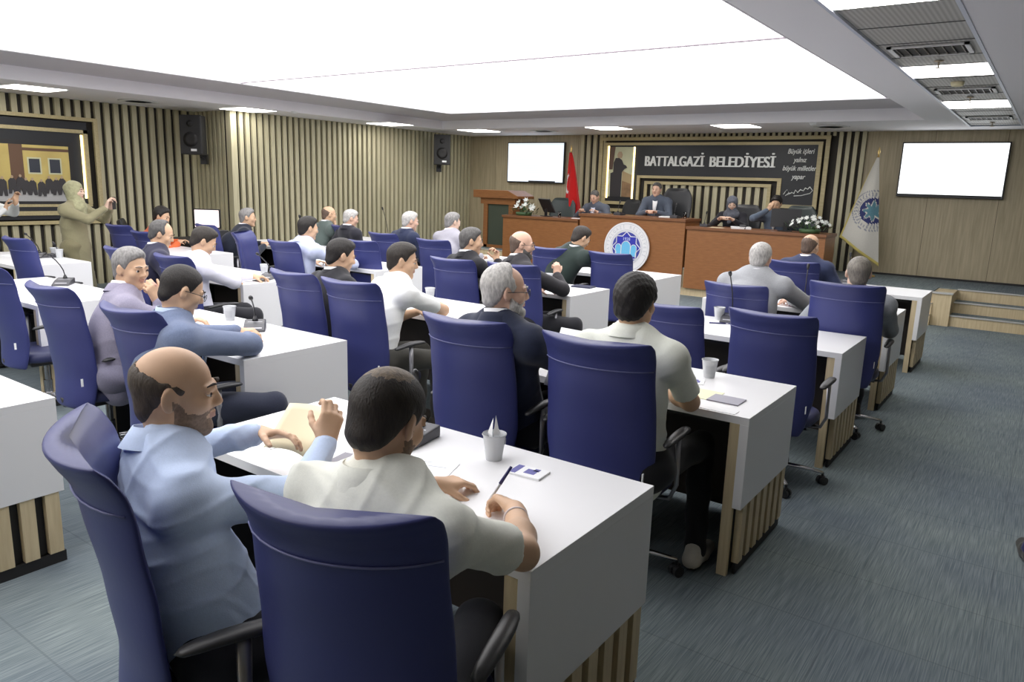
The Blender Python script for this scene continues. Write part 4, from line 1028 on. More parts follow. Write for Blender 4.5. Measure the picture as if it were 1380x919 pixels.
band(b,-7.45,-3.33,2.51,2.56,.04); band(b,-7.45,-7.38,1.38,2.51,.04); band(b,-3.40,-3.33,1.45,2.51,.04); band(b,-4.02,-3.40,1.45,1.51,.04); band(b,-4.02,-3.95,1.51,1.90,.04); band(b,-6.70,-3.95,1.90,1.95,.04); band(b,-6.70,-6.64,1.38,1.90,.04); band(b,-7.38,-6.70,1.38,1.44,.04)
band(b,-6.54,-4.12,1.79,1.845); band(b,-6.54,-6.48,1.27,1.79); band(b,-4.18,-4.12,1.27,1.79); band(b,-7.49,-6.48,1.24,1.30); band(b,-4.18,-3.22,1.30,1.36)
inv(b.build('frame', goldoak, sg))
b = MB(); band(b,-7.36,-7.335,1.5,2.50,.045); inv(b.build('led_strip', ledm, sg)); b = MB(); band(b,-6.80,-6.775,1.5,2.48,.045); inv(b.build('led_strip', ledm, sg))
lett = mat('sign_letters', (.80,.82,.80), .4)
rot90 = (pi/2,0,0)
def stext(t, x, z, w, h, name='lettering', shear=0, off=.012):
    o = text_mesh(t, h*1.38, lett, name, sg, (x,FYW-.025,z), rot90, ext=.008, off=off, shear=shear)
    o.data.update(); wd = o.dimensions.x if o.dimensions.x else 1
    xs = [v.co.x for v in o.data.vertices]; wd = max(xs)-min(xs); o.scale = (w/wd,1,1); return inv(o)
for dx_ in (-.011,-.0055,0,.0055,.011):
    for t_,x_ in (('BATTALGAZİ',-5.965),('BELEDİYESİ',-4.68)):
        o = stext(t_, x_+dx_, 2.208, 1.165, .19, off=.0); o.location.y -= .002+dx_*.15
for t,z,w in (('Büyük işleri',2.40,.44),('yalnız',2.26,.22),('büyük milletler',2.12,.56),('yapar',1.98,.23)):
    stext(t, -3.68, z, w, .085, shear=.25, off=.001)
b = MB()
sig = [(-3.90,1.68),(-3.84,1.76),(-3.80,1.70),(-3.83,1.66),(-3.76,1.72),(-3.72,1.70),(-3.70,1.76),(-3.66,1.72),(-3.62,1.77),(-3.57,1.75),(-3.54,1.80),(-3.50,1.78),(-3.47,1.82)]
b.tube([(x,FYW-.028,z) for x,z in sig], .009, 6); b.tube([(x,FYW-.028,z) for x,z in ((-3.72,1.66),(-3.60,1.67),(-3.46,1.71),(-3.42,1.76),(-3.47,1.82))], .007, 6)
b.tube([(x,FYW-.028,z) for x,z in ((-3.86,1.66),(-3.80,1.71),(-3.76,1.70))], .006, 6); inv(b.build('signature', lett, sg, True))
# picture inside the sign: speaker at a balcony, kept generic
pc = empty('framed_picture', (-7.06,FYW-.03,1.5), 0, 'narrow lit picture of a dark-suited man at a balcony, left end of the sign', 'picture')
def flat(name, pts, m, par, off, y=None, ox=-7.06, oz=1.5, oy=0):
    b = MB(); b.prism([(x-ox,z-oz) for x,z in pts], -off-.003+oy, -off+oy, 'xz'); return b.build(name, m, par)
flat('canvas', [(-7.32,1.53),(-6.81,1.53),(-6.81,2.48),(-7.32,2.48)], mat('pic_pale', (.50,.53,.36), .5, noise=2.5, col2=(.62,.62,.42)), pc, 0)
flat('balcony', [(-7.02,1.53),(-6.81,1.53),(-6.81,1.92),(-7.02,2.0)], mat('pic_brown', (.33,.20,.10), .5, noise=9, col2=(.2,.12,.06)), pc, .004)
flat('balcony_rail', [(-7.02,1.84),(-6.81,1.78),(-6.81,1.95),(-7.02,2.03)], mat('pic_tan', (.45,.34,.18), .5), pc, .007)
flat('suit_figure', [(-7.27,1.53),(-7.03,1.53),(-7.03,2.0),(-6.98,2.06),(-6.92,2.09),(-6.95,2.13),(-7.0,2.15),(-7.04,2.23),(-7.10,2.27),(-7.18,2.27),(-7.22,2.18),(-7.22,2.0),(-7.28,1.98)], mat('pic_dark', (.035,.032,.035), .5), pc, .01)
flat('face', [(-7.13,2.27),(-7.05,2.27),(-7.03,2.33),(-7.06,2.39),(-7.12,2.39),(-7.15,2.33)], mat('pic_skin', (.45,.33,.22), .5), pc, .012)
flat('curtain', [(-7.32,2.05),(-7.24,2.05),(-7.2,2.48),(-7.32,2.48)], mat('pic_curtain', (.12,.07,.05), .5), pc, .006)
# ------------------------------------------------------------------ left wall picture
X0 = XL1+.012
lp = empty('framed_picture', (X0,3.7,1.7), 0, 'large framed picture of a dark crowd before a yellow building, on the left slatted wall', 'picture')
def fx(name, y0, y1, z0, z1, m, d0, d1):
    b = MB(); b.box(d0, d1, y0-3.7, y1-3.7, z0-1.7, z1-1.7); return b.build(name, m, lp)
fx('board', 1.62, 5.62, 1.0, 2.40, mat('sign_black', ()), .0, .03)
b = MB()
for y0,y1,z0,z1,d in ((1.55,5.78,2.42,2.47,.045),(5.72,5.78,1.0,2.42,.045),(1.6,5.62,2.24,2.29,.05),(5.56,5.62,1.22,2.29,.05),(1.55,5.78,1.06,1.12,.05),(1.55,5.78,.93,.98,.05),(1.6,5.62,1.18,1.22,.04)):
    b.box(0,d,y0-3.7,y1-3.7,z0-1.7,z1-1.7)
b.build('frame', goldoak, lp)
fx('led_strip', 5.52, 5.545, 1.30, 2.22, ledm, .03, .055)
fx('picture_frame', 2.0, 5.40, 1.22, 2.10, black, .03, .045)
fx('canvas', 2.05, 5.33, 1.26, 2.04, mat('pic_yellow', (.62,.50,.16), .5, noise=3, col2=(.5,.38,.12)), .045, .048)
fx('sky', 2.05, 3.6, 1.7, 2.04, mat('pic_sky', (.55,.58,.50), .5), .048, .049)
fx('pavement', 2.05, 5.33, 1.26, 1.42, mat('pic_stone', (.42,.42,.42), .5), .048, .050)
fx('tree_trunk', 4.55, 4.72, 1.5, 2.04, mat('pic_trunk', (.13,.07,.04), .6), .048, .051)
fx('cornice', 4.72, 5.33, 1.96, 2.0, mat('pic_trunk',()), .048, .051)
for y in (4.78,5.05):
    fx('window_surround', y-.01, y+.17, 1.64, 1.87, mat('pic_pale',()), .048, .051); fx('window_panes', y+.01, y+.15, 1.66, 1.85, mat('pic_glass', (.03,.035,.05), .3), .051, .053)
b = MB(); rr = random.Random(3)
for i in range(34):
    y = 2.1+3.1*i/33+rr.uniform(-.02,.02); h = rr.uniform(.16,.22); z = 1.34+rr.uniform(-.01,.03); w = .055
    pts = [(-w,0),(-w*.3,0),(0,h*.4),(w*.3,0),(w,0),(w*.9,h),(w*.35,h+.035),(-w*.35,h+.035),(-w*.9,h)]
    b.prism([(y-3.7+p, z-1.7+q) for p,q in pts], .052+.0003*i, .054+.0003*i, 'yz')
b.cur = 1
rr = random.Random(3)
for i in range(34):
    y = 2.1+3.1*i/33+rr.uniform(-.02,.02); h = rr.uniform(.16,.22); z = 1.34+rr.uniform(-.01,.03)
    b.prism([(y-3.7+.017*cos(t), z-1.7+h+.05+.022*sin(t)) for t in np.linspace(0,2*pi,9)[:-1]], .064, .066, 'yz')
o = b.build('painted_crowd', [mat('pic_dark',()), mat('pic_skin',())], lp); o['kind'] = 'stuff'
# ------------------------------------------------------------------ wall screens
def screen(x, z, label, em, doc):
    r = empty('wall_screen', (x,YF-.03,z), 0, label, 'screen', None)
    w, h = 1.40, .79
    b = MB(); b.box(-w/2-.02,w/2+.02,-.05,0,-h/2-.025,h/2+.02); b.build('bezel', blackp, r, bevel=.004)
    b = MB(); b.box(-w/2,w/2,-.053,-.05,-h/2,h/2); b.build('display', em, r)
    b = MB(); b.box(-w/2 if not doc else -w/2+.55, w/2 if not doc else w/2-.18, -.0545,-.053,-h/2,-h/2+.022); b.build('taskbar', black, r)
    b = MB(); b.box(-.2,.2,0,.03,-.15,.15); b.build('wall_bracket', blackp, r)
    if doc:
        b = MB(); rr = random.Random(5)
        for i in range(15):
            zz = h/2-.06-i*.045
            if i in (3,7): continue
            b.box(-w/2+.1,-w/2+.1+rr.uniform(.3,1.15),-.0535,-.053,zz-.005,zz+.005)
        b.build('document_lines', emitm('doc_line', (.62,.68,.78), 1.0), r)
        b = MB(); b.box(-w/2,w/2,-.0537,-.0532,h/2-.035,h/2-.015); b.build('toolbar', emitm('doc_bar', (.55,.68,.80), 1.05), r)
    return r
screen(-9.10, 2.165, 'wall screen showing a pale document page, left of the red flag', emitm('screen_doc', (.80,.88,1.0), 1.02), True)
screen(-1.42, 2.13, 'blank bright white wall screen, right of the white flag', emitm('screen_white', (.95,.98,1.0), 1.5), False)
# ------------------------------------------------------------------ podium
def podium_unit(x0, x1, top, label, y0=11.6, z0=.13):
    r = empty('podium_desk', ((x0+x1)/2,y0,0), 0, label, 'podium'); w = (x1-x0)/2
    b = MB(); b.box(-w,w,0,.03,z0,top-.045); b.build('front_panel', brownwood, r)
    b = MB(); b.box(-w-.015,w+.015,-.03,.62,top-.045,top); b.build('worktop', brownedge, r, bevel=.004)
    for s in (-1,1):
        b = MB(); b.box(*( (-w,-w+.03) if s<0 else (w-.03,w)), .03,.6,STZ,top-.045); b.build('side_panel', brownwood, r)
    b = MB(); b.box(-w+.03,w-.03,.03,.05,top-.14,top-.045); b.build('rail', brownedge, r)
    return r
podium_unit(-8.55,-6.90,1.135,'left wing of the brown wooden podium, topped by lilies and a monitor')
podium_unit(-6.86,-4.88,1.24,'taller central section of the brown podium carrying the round emblem')
podium_unit(-4.84,-2.70,1.13,'right wing of the brown wooden podium, ending in white flowers')
# emblem
def emblem(c, R, ry, label=None, root=None, ringtxt=True, tint=1.0):
    r = root or empty('round_emblem', c, ry, label, 'emblem')
    def disk(name, rad, d0, d1, m, n=56):
        b = MB(); b.lathe([(0.0001,-d0),(rad,-d0),(rad,-d1),(0.0001,-d1)], n=n, axis='y'); return b.build(name, m, r)
    disk('disc', R, 0, .03, mat('emblem_white', (.80,.79,.80), .4))
    b = MB()
    for rr_ in (.93,.70,.66): b.tube([(R*rr_*cos(t),-.031,R*rr_*sin(t)) for t in np.linspace(0,2*pi,49)[:-1]], .004, 5, close=True)
    b.build('ring_lines', mat('emblem_grey', (.55,.56,.60), .5), r)
    disk('blue_field', R*.62, .03, .034, mat('emblem_blue', (.055,.065,.34), .4))
    st = []
    for k in range(16):
        a = pi/2+k*pi/8; q = R*(.62 if k%2 == 0 else .475); st.append((q*cos(a), q*sin(a)))
    b = MB(); b.tube([(x,-.036,z) for x,z in st], R*.022, 6, close=True); b.build('star_outline', mat('emblem_white',()), r)
    b = MB(); b.prism([(x*.96,z*.96) for x,z in st], -.037, -.034, 'xz'); b.build('star_field', mat('emblem_blue2', (.035,.04,.40), .4), r)
    for xc, w, h0, h1 in ((0,.20,-.58,.05),(-.34,.125,-.34,.0),(.34,.125,-.34,.0)):
        pts = [(R*(xc-w), R*h0),(R*(xc+w), R*h0)]+[(R*(xc+w*cos(t)), R*(h1+w*1.0*sin(t))) for t in np.linspace(0,pi,12)]
        b = MB(); b.prism(pts, -.041, -.037, 'xz'); b.build('arch', mat('emblem_cyan', (.16,.52,.80), .4), r)
        b = MB(); b.tube([(x,-.042,z) for x,z in pts], R*.014, 5, close=True); b.build('arch_outline', mat('emblem_white',()), r)
    text_mesh('1928', R*.17, mat('emblem_pale', (.5,.55,.8), .4), 'year_lettering', r, (0,-.038,R*.33), rot90, ext=.001, off=.001)
    if ringtxt:
        s = 'BATTALGAZİ BELEDİYESİ'
        for i,ch in enumerate(s):
            if ch == ' ': continue
            a = pi*1.10 - (i/(len(s)-1))*pi*1.2
            text_mesh(ch, R*.17, mat('emblem_grey',()), 'ring_letter', r, (R*.81*cos(a),-.031,R*.81*sin(a)), (pi/2,-(a-pi/2),0) , ext=.001)
    return r
emblem((-5.885,11.565,.715), .425, 0, 'white round emblem with blue star and cyan arches on the podium front')
# lectern
lr = empty('lectern', (-8.98,12.2,STZ), 0, 'brown wooden lectern with a dark green front panel, left of the podium', 'lectern')
b = MB(); b.prism([(-.55,.98),(.53,.98),(.53,1.03),(.30,1.13),(-.55,1.13)], -.30, .28, 'xz'); b.build('top', brownwood, lr, bevel=.005)
b = MB(); b.box(-.42,.42,-.22,.2,.86,.98); b.build('cornice', brownwood, lr)
b = MB(); b.box(-.36,-.26,-.2,.2,0,.86); b.box(.26,.36,-.2,.2,0,.86); b.box(-.36,.36,-.2,.2,0,.06); b.build('body', brownwood, lr)
b = MB(); b.box(-.26,.26,-.17,.18,.06,.86); b.build('front_panel', mat('green_panel', (.05,.065,.045), .6), lr)
# flags
def flag_cloth(name, root, top, wid, length, mt, face_fn, shift=0, n=7, amp=.035):
    NU, NV = 61, 61
    P = []; Q = []; mi = []
    for j in range(NV):
        v = j/(NV-1)
        for i in range(NU):
            u = i/(NU-1); w = wid(v); x = shift*v+w[0]+(w[1]-w[0])*u
            z = -length(u)*v; y = amp*sin(u*n*2+v*1.2)*min(1,v*2.5)*(.4+v)
            P.append((x,y-.03,z))
    for j in range(NV-1):
        for i in range(NU-1):
            Q.append((j*NU+i,j*NU+i+1,(j+1)*NU+i+1,(j+1)*NU+i)); mi.append(face_fn((i+.5)/(NU-1),(j+.5)/(NV-1), P[j*NU+i][0], P[j*NU+i][2]))
    o = np_obj(name, np.array(P)+np.array(top), np.array(Q), mt, root, np.array(mi))
    md = o.modifiers.new('s','SOLIDIFY'); md.thickness = .004
    return o
def pole(r, h, m=gold):
    b = MB(); b.tube([(0,0,.02),(0,0,h)], .014, 10); b.build('pole', m, r, True)
    b = MB(); b.lathe([(.002,h+.13),(.012,h+.09),(.022,h+.05),(.01,h+.01),(.018,h)], n=12); b.build('finial', gold, r, True)
    b = MB(); b.lathe([(.17,0),(.17,.02),(.05,.05),(.02,.09)], n=24); b.build('base', gold, r, True)
f1 = empty('national_flag', (-7.93,12.95,STZ), 0, 'red flag with white crescent hanging from a gold pole behind the podium', 'flag')
pole(f1, 1.92)
redm = cloth('flag_red', (.62,.02,.02), 60); wht = cloth('flag_white', (.80,.80,.80), 60)
def ff1(u,v,x,z):
    # crescent and star folded on the cloth
    a = math.hypot((u-.10)/.20,(v-.42)/.13); c = math.hypot((u-.17)/.16,(v-.42)/.105)
    if a < 1 and c > 1: return 1
    if math.hypot((u-.12)/.10,(v-.68)/.045) < 1: return 1
    return 0
flag_cloth('cloth', f1, (0,0,1.90), lambda v: (-.02-.10*v, .03+.34*v**.8), lambda u: 1.45-.1*u, [redm,wht], ff1, n=5)
f2 = empty('municipal_flag', (-2.38,12.95,STZ), 0, 'white flag with round blue emblem and gold fringe on a gold pole', 'flag')
pole(f2, 1.87)
em = [cloth('flag_cream', (.66,.64,.58), 60), cloth('fringe', (.62,.52,.16), 80), cloth('flag_blue', (.04,.05,.16), 60), cloth('flag_cyan', (.12,.26,.32), 60), cloth('flag_grey', (.35,.36,.40), 60)]
def ff2(u,v,x,z):
    if v > .965 or u < .035: return 1
    dx, dz = x-.03, z+.80; r = math.hypot(dx,dz)
    if dx > .18: return 0
    if .30 < r < .315 or .215 < r < .225: return 4
    if r < .20:
        a = math.atan2(dz,dx); s = .125+.035*cos(8*a)
        return 3 if r < s-.012 else (0 if r < s+.008 else 2)
    if .235 < r < .285 and sin(math.atan2(dz,dx)*34) > .2: return 4
    return 0
flag_cloth('cloth', f2, (0,0,1.84), lambda v: (-.01-.42*v**.9, .02+.18*v), lambda u: 1.25+.42*u, em, ff2, n=3.2, amp=.03)
# ------------------------------------------------------------------ loudspeakers
def speaker(loc, rz, label):
    r = empty('wall_loudspeaker', loc, rz, label, 'loudspeaker', 'black wall loudspeakers')
    b = MB(); b.prism([(-.17,-.15),(.17,-.15),(.13,.15),(-.13,.15)], -.30, .30, 'xy'); b.build('cabinet', blackp, r, bevel=.01)
    b = MB(); b.box(-.155,.155,-.158,-.15,-.285,.285); b.build('grille', mat('grille', (.028,.028,.03), .7), r)
    b = MB(); b.lathe([(.11,-.160),(.115,-.163),(.06,-.161),(.01,-.159)], (0,0,-.07), 24, 'y'); b.build('woofer', black, r, True)
    b = MB(); b.lathe([(.05,-.160),(.052,-.163),(.01,-.159)], (0,0,.17), 16, 'y'); b.build('tweeter', black, r, True)
    b = MB(); b.box(.0,.09,-.164,-.158,-.25,-.215); b.build('badge', paper, r)
    b = MB(); b.tube([(0,.13,-.12),(0,.22,-.34),(.0,.34,-.36)], .022, 8); b.box(-.05,.05,.30,.38,-.44,-.28); b.build('wall_bracket', blackp, r)
    return r
speaker((-11.28,7.0,2.31), .62, 'black wall loudspeaker in the shaded corner left of the return wall')
speaker((-10.52,12.05,2.35), .85, 'black wall loudspeaker near the far end of the slatted wall')
# ------------------------------------------------------------------ computer table at the left
t = empty('computer_table', (-10.35,6.25,0), 0, 'black computer table against the return wall', 'table')
b = MB(); b.box(-.55,.75,-.35,.35,.72,.76); b.build('tabletop', black, t)
b = MB(); b.box(-.55,-.51,-.33,.33,0,.72); b.box(.71,.75,-.33,.33,0,.72); b.build('side_panel', black, t)
b = MB(); b.box(-.5,.7,-.33,-.30,.1,.72); b.build('front_panel', black, t)
m_ = empty('desktop_monitor', (-10.02,6.35,.76), .62, 'lit computer monitor with a pale pink screen on the black table', 'monitor')
b = MB(); b.box(-.19,.19,-.02,.02,.18,.46); b.build('bezel', blackp, m_, bevel=.005)
b = MB(); b.box(-.175,.175,-.023,-.02,.20,.445); b.build('display', emitm('screen_pink', (1.0,.86,.84), 1.25), m_)
b = MB(); b.box(-.03,.03,.0,.03,.02,.2); b.box(-.11,.11,-.08,.1,0,.015); b.build('stand', blackp, m_)
p_ = empty('computer_tower', (-9.85,6.3,.76), 0, 'small black computer box with a tiny light beside the lit monitor', 'computer')
b = MB(); b.box(-.18,.18,-.16,.16,0,.17); b.build('case', blackp, p_, bevel=.006)
b = MB(); b.box(-.12,-.09,-.163,-.16,.11,.13); b.build('power_light', paper, p_)
def office_chair(x, y, rz, z, label, m, h=.62, w=.24, group=None):
    r = empty('executive_chair', (x,y,z), rz, label, 'chair', group)
    fn, nu = chair_back_fn(lambda v: w*(.86+.2*sin(pi*min(1,v*.9))) * (1-.25*max(0,v-.8)/.2), lambda v: -.22-.09*v, .45, .45+h, lambda v: .04, .045)
    b = MB(); nv = 18; b.grid(fn, nu, nv, closeu=True); b.f.append(tuple(range(nu-1,-1,-1))); b.m.append(0); b.f.append(tuple((nv-1)*nu+k for k in range(nu))); b.m.append(0)
    b.build('backrest', m, r, True, sub=1)
    b = MB(); b.box(-.23,.23,-.2,.24,.38,.47); b.build('seat', m, r, bevel=.03)
    for s in (-1,1):
        b = MB(); b.tube([(s*.26,-.2,.62),(s*.27,0,.64),(s*.26,.17,.62),(s*.25,.18,.42)], .02, 8); b.build('armrest', blackp, r, True)
    b = MB(); b.tube([(0,0,.08),(0,0,.38)], .03, 10); b.build('gas_lift', blackp, r, True)
    for k in range(5):
        a = 2*pi*k/5; b = MB(); b.tube([(0,0,.1),(cos(a)*.28,sin(a)*.28,.05)], [.022,.014], 8); b.box(cos(a)*.28-.02,cos(a)*.28+.02,sin(a)*.28-.02,sin(a)*.28+.02,0,.05); b.build('leg', blackp, r, True)
    return r
gl = mat('green_leather', (.03,.045,.042), .4); bl = mat('black_leather', (.02,.021,.024), .4)
office_chair(-7.95,12.62,pi+.25,STZ,'empty dark green leather chair behind the left podium wing',gl,.58,.26)
office_chair(-6.62,12.75,pi-.3,STZ,'black leather chair beside the bowed man at the podium',bl,.60,.24)
office_chair(-5.58,12.62,pi+.1,STZ+.12,'tall black leather chair of the presiding man',bl,.72,.27)
office_chair(-4.30,12.62,pi+.1,STZ,'dark leather chair of the woman at the podium',bl,.60,.26)
office_chair(-3.45,12.62,pi-.1,STZ,'dark leather chair of the man covering his mouth',gl,.62,.26)
office_chair(-10.62,5.72,-.6,0,'dark office chair left of the person in orange',bl,.62,.22)
# ------------------------------------------------------------------ flowers
def flowers(x, y, z, sx, n, label, big, seed):
    r = empty('flower_arrangement', (x,y,z), 0, label, 'flowers'); rr = random.Random(seed)
    b = MB()
    for i in range(70):
        a = rr.uniform(0,2*pi); q = rr.uniform(.2,1); h = rr.uniform(.02,.24)
        c = V((cos(a)*q*sx, sin(a)*q*.14, h*(1.1-q*.7))); d = V((cos(a)*.9, sin(a)*.5, rr.uniform(.1,.9))).normalized(); L = rr.uniform(.06,.13)
        s_ = d.cross(V((0,0,1))).normalized()*.016
        b.add([c, c+d*L*.5+s_, c+d*L, c+d*L*.5-s_], [(0,1,2,3)])
    o = b.build('foliage', mat('leaf_green', (.06,.12,.05), .5), r, fixn=False); o['kind'] = 'stuff'
    b = MB(); b.lathe([(.001,0),(.14,0),(.16,.05),(.15,.06)], n=20); b.build('bowl', mat('leaf_green',()), r, True)
    for i in range(n):
        a = 2*pi*i*.618; q = sqrt((i+.5)/n); c = V((cos(a)*q*sx*.9, sin(a)*q*.14-.02, .10+(.14 if not big else .16)*(1-q*q)+rr.uniform(-.02,.03)))
        b = MB(); ax = V((cos(a)*q*.8, -.7, .6)).normalized(); u_ = ax.cross(V((0,0,1))).normalized(); w_ = u_.cross(ax); R = rr.uniform(.028,.04)*(1.7 if big else 1)
        for k in range(6):
            t = 2*pi*k/6; d = u_*cos(t)+w_*sin(t); e = u_*cos(t+.5)+w_*sin(t+.5); g = u_*cos(t-.5)+w_*sin(t-.5)
            b.add([c, c+e*R*.6+ax*R*.35, c+d*R*1.15+ax*R*(.3 if not big else .7), c+g*R*.6+ax*R*.35], [(0,1,2,3)])
        b.lathe([(.001,R*.4),(R*.2,R*.3),(R*.2,0)], tuple(c), 6)
        b.build('blossom', mat('petal_white', (.80,.82,.78), .5), r, fixn=False)
flowers(-2.98,11.78,1.13,.34,26,'low arrangement of small white flowers on the right end of the podium',False,2)
flowers(-8.20,11.78,1.135,.26,9,'white lilies lying on the left end of the podium',True,4)
# ------------------------------------------------------------------ small things
def mic(x, y, z, rz, label, tilt=.0, hgt=.30, lean=.16, big=1.0):
    r = empty('conference_microphone', (x,y,z), rz, label, 'microphone')
    b = MB(); b.prism([(-.11,.0),(.10,.0),(.10,.048),(-.02,.038),(-.11,.012)], -.065, .065, 'yz'); 
    b.build('base', mat('mic_grey', (.055,.055,.062), .45), r, bevel=.006)
    b = MB(); b.add([(-.045,-.09,.0195),(.045,-.09,.0195),(.045,.03,.043),(-.045,.03,.043)],[(0,1,2,3)]); o = b.build('control_panel', mat('mic_panel', (.45,.45,.48), .4), r, fixn=False)
    b = MB(); b.lathe([(.022,.04),(.016,.055),(.008,.075)], (0,.06,0), 14); pts = [(0,.06,.07)]+[(0,.06-lean*(t**1.6),.07+hgt*t) for t in (.25,.5,.75,1)]
    b.tube(pts, .0045, 8); b.build('gooseneck', blackp, r, True)
    b = MB(); e = V(pts[-1]); d = (V(pts[-1])-V(pts[-2])).normalized()
    b.tube([e-d*.01, e+d*.01, e+d*.035, e+d*.045], [.008,.013,.013,.006], 12); b.build('microphone_head', blackp, r, True)
    return r
mic(-1.85,1.97,.76,.15,'conference microphone on the nearest desk, in front of the writing man',hgt=.16,lean=.03)
mic(-1.88,5.46,.76,.2,'gooseneck microphone behind the empty chairs, before the light grey suited man',hgt=.30,lean=.28)
mic(-6.78,2.92,.76,.9,'gooseneck microphone on the desk nearest the left edge, bent far left',hgt=.20,lean=.34)
mic(-9.05,3.66,.76,.9,'gooseneck microphone on the desk before the standing woman',hgt=.20,lean=.36)
mic(-9.0,3.78,.76,-.3,'second small microphone unit on the desk before the standing woman',hgt=.06,lean=.02)
mic(-4.05,2.86,.76,.9,'gooseneck microphone in front of the man in the blue blazer',hgt=.17,lean=.34)
mic(-6.02,4.42,.76,.6,'gooseneck microphone in front of the man in the white long-sleeved shirt',hgt=.18,lean=.3)
mic(-1.75,6.98,.76,.2,'gooseneck microphone on the desk right of the light grey suit',hgt=.22,lean=-.06)
mic(-8.75,8.7,.76,.2,'gooseneck microphone on the farthest desk by the slatted wall',hgt=.42,lean=.15)
mic(-1.75,8.7,.76,.2,'gooseneck microphone on the desk closest to the stage steps',hgt=.24,lean=.08)
mic(-7.4,5.95,.76,.2,'gooseneck microphone beyond the man in the pale blue shirt',hgt=.40,lean=.1)
plast = mat('cup_plastic', (.78,.80,.82), .25, trans=.35); foam = mat('cup_print', (.42,.43,.45), .5)
def cup(x, y, z, label, printed=True, napkin=False):
    r = empty('plastic_cup', (x,y,z), 0, label, 'cup'); r.scale = (1.2,1.2,1.25)
    b = MB(); b.lathe([(.024,0),(.034,.072),(.037,.074),(.036,.077),(.031,.07),(.021,.004),(.001,.004)], n=20); b.build('cup_wall', plast, r, True, auto=.6)
    if printed:
        b = MB(); n = 8
        def g(u,v): a = -pi/2-.75+1.5*u+.6; R = .0252+.0095*(.25+.5*v)+.001; return (cos(a)*R, sin(a)*R, .072*(.25+.5*v))
        b.grid(g, 8, 3); b.build('print', foam, r, fixn=False)
    if napkin:
        b = MB(); 
        for k in range(5): a = k*1.3; b.add([(0,0,.03),(.02*cos(a),.02*sin(a),.08),(.006*cos(a+.6),.006*sin(a+.6),.10+.008*k%3),(.02*cos(a+1.1),.02*sin(a+1.1),.075)],[(0,1,2,3)])
        b.build('napkin', paper, r, fixn=False)
    return r
cup(-1.50,2.02,.76,'clear plastic cup with crumpled napkin on the nearest desk',False,True)
cup(-1.36,3.70,.76,'printed white cup at the far edge of the aisle desk with the notebook')
cup(-1.97,5.46,.76,'printed white cup on the desk left of the two pens')
cup(-1.02,6.86,.76,'white cup just right of the grey cropped man')
cup(-4.42,2.93,.76,'white cup between the two suited men at the left')
cup(-6.35,4.62,.76,'white cup beyond the reading man in the white shirt')
cup(-9.07,3.84,.76,'clear cup on the left desk by the standing woman',False)
cup(-8.86,3.80,.76,'second clear cup on the left desk, right of the first',False)
cup(-4.12,4.60,.76,'white cup in front of the man leaning right',True)
cup(-4.02,6.25,.76,'plain white cup left of the red tea glass',False)
cup(-8.95,8.66,.76,'white cup on the farthest left desk',False)
tg = empty('tea_glass', (-3.80,6.02,.76), 0, 'small glass of red tea on a saucer', 'glass')
b = MB(); b.lathe([(.001,.0),(.045,.0),(.052,.008)], n=20); b.build('saucer', paper, tg, True)
b = MB(); b.lathe([(.020,.006),(.026,.02),(.019,.045),(.024,.075),(.0275,.088)], n=18); b.build('glass_wall', glass, tg, True)
b = MB(); b.lathe([(.001,.008),(.019,.009),(.0245,.02),(.0175,.045),(.022,.070),(.001,.070)], n=18); b.build('tea', mat('red_tea', (.55,.03,.01), .2), tg, True)
def sheet(x, y, z, w, d, rz, name, label, m, th=.002, cat='paper', extra=None):
    r = empty(name, (x,y,z), rz, label, cat)
    b = MB(); b.box(-w/2,w/2,-d/2,d/2,0,th); b.build('sheet' if th < .005 else 'cover', m, r, bevel=.0008 if th>.004 else 0)
    if th >= .005:
        b = MB(); b.box(-w/2+.002,w/2-.001,-d/2+.002,d/2-.002,th*.2,th*.8); b.build('pages', paper, r)
    if extra: extra(r, w, d, th)
    return r
inkb = mat('print_blue', (.10,.10,.35), .5); inkg = mat('print_grey', (.45,.48,.55), .6)
def lines(r, w, d, th, n=8, m=inkg):
    b = MB(); rr = random.Random(int(w*1000)+n)
    for i in range(n):
        y = d/2-.02-(d-.04)*i/(n-1); b.box(-w/2+.015, -w/2+.015+(w-.03)*rr.uniform(.5,1), y-.0015, y+.0015, th, th+.0006)
    b.build('printed_lines', m, r)
def booklet(r, w, d, th):
    b = MB(); b.box(-w/2+.006,-w/2+.03,-d/2+.006,d/2-.006,th,th+.0006); b.box(w/2-.05,w/2-.03,.01,d/2-.01,th,th+.0006); b.box(-.01,.03,-.02,.02,th,th+.0006); b.build('printed_blocks', inkb, r)
sheet(-1.33,1.99,.76,.125,.085,.1,'booklet','small white booklet with purple print on the nearest desk',paper,.007,'booklet',booklet)
sheet(-1.62,1.72,.76,.24,.30,.35,'document','printed white document with a blue line under the writing hand',paper,extra=lambda r,w,d,t: lines(r,w,d,t,9))
sheet(-2.28,1.68,.76,.25,.20,-.1,'document','blank white sheets in front of the man in the pale blue shirt',paper,.003,extra=None)
grey = mat('grey_cover', (.25,.24,.29), .5)
sheet(-1.83,1.62,.76,.15,.21,.2,'notebook','grey notebook beside the bearded man\'s right hand',grey,.012,'notebook')
sheet(-1.13,3.33,.76,.15,.12,.0,'notebook','flat grey notebook on the aisle desk right of the yellow sheet',mat('grey_cover2', (.33,.32,.38), .5),.006,'notebook')
sheet(-1.30,3.36,.76,.24,.17,.0,'paper_sheet','pale yellow sheet on the aisle desk',mat('pale_yellow', (.80,.80,.55), .6),.002)
sheet(-1.15,3.16,.76,.26,.06,-.0,'paper_sheet','white sheet overhanging the near edge of the aisle desk',paper,.002)
sheet(-1.38,3.55,.76,.10,.10,.3,'leaflet','small blue printed leaflet next to the yellow sheet',paper,.004,'leaflet',booklet)
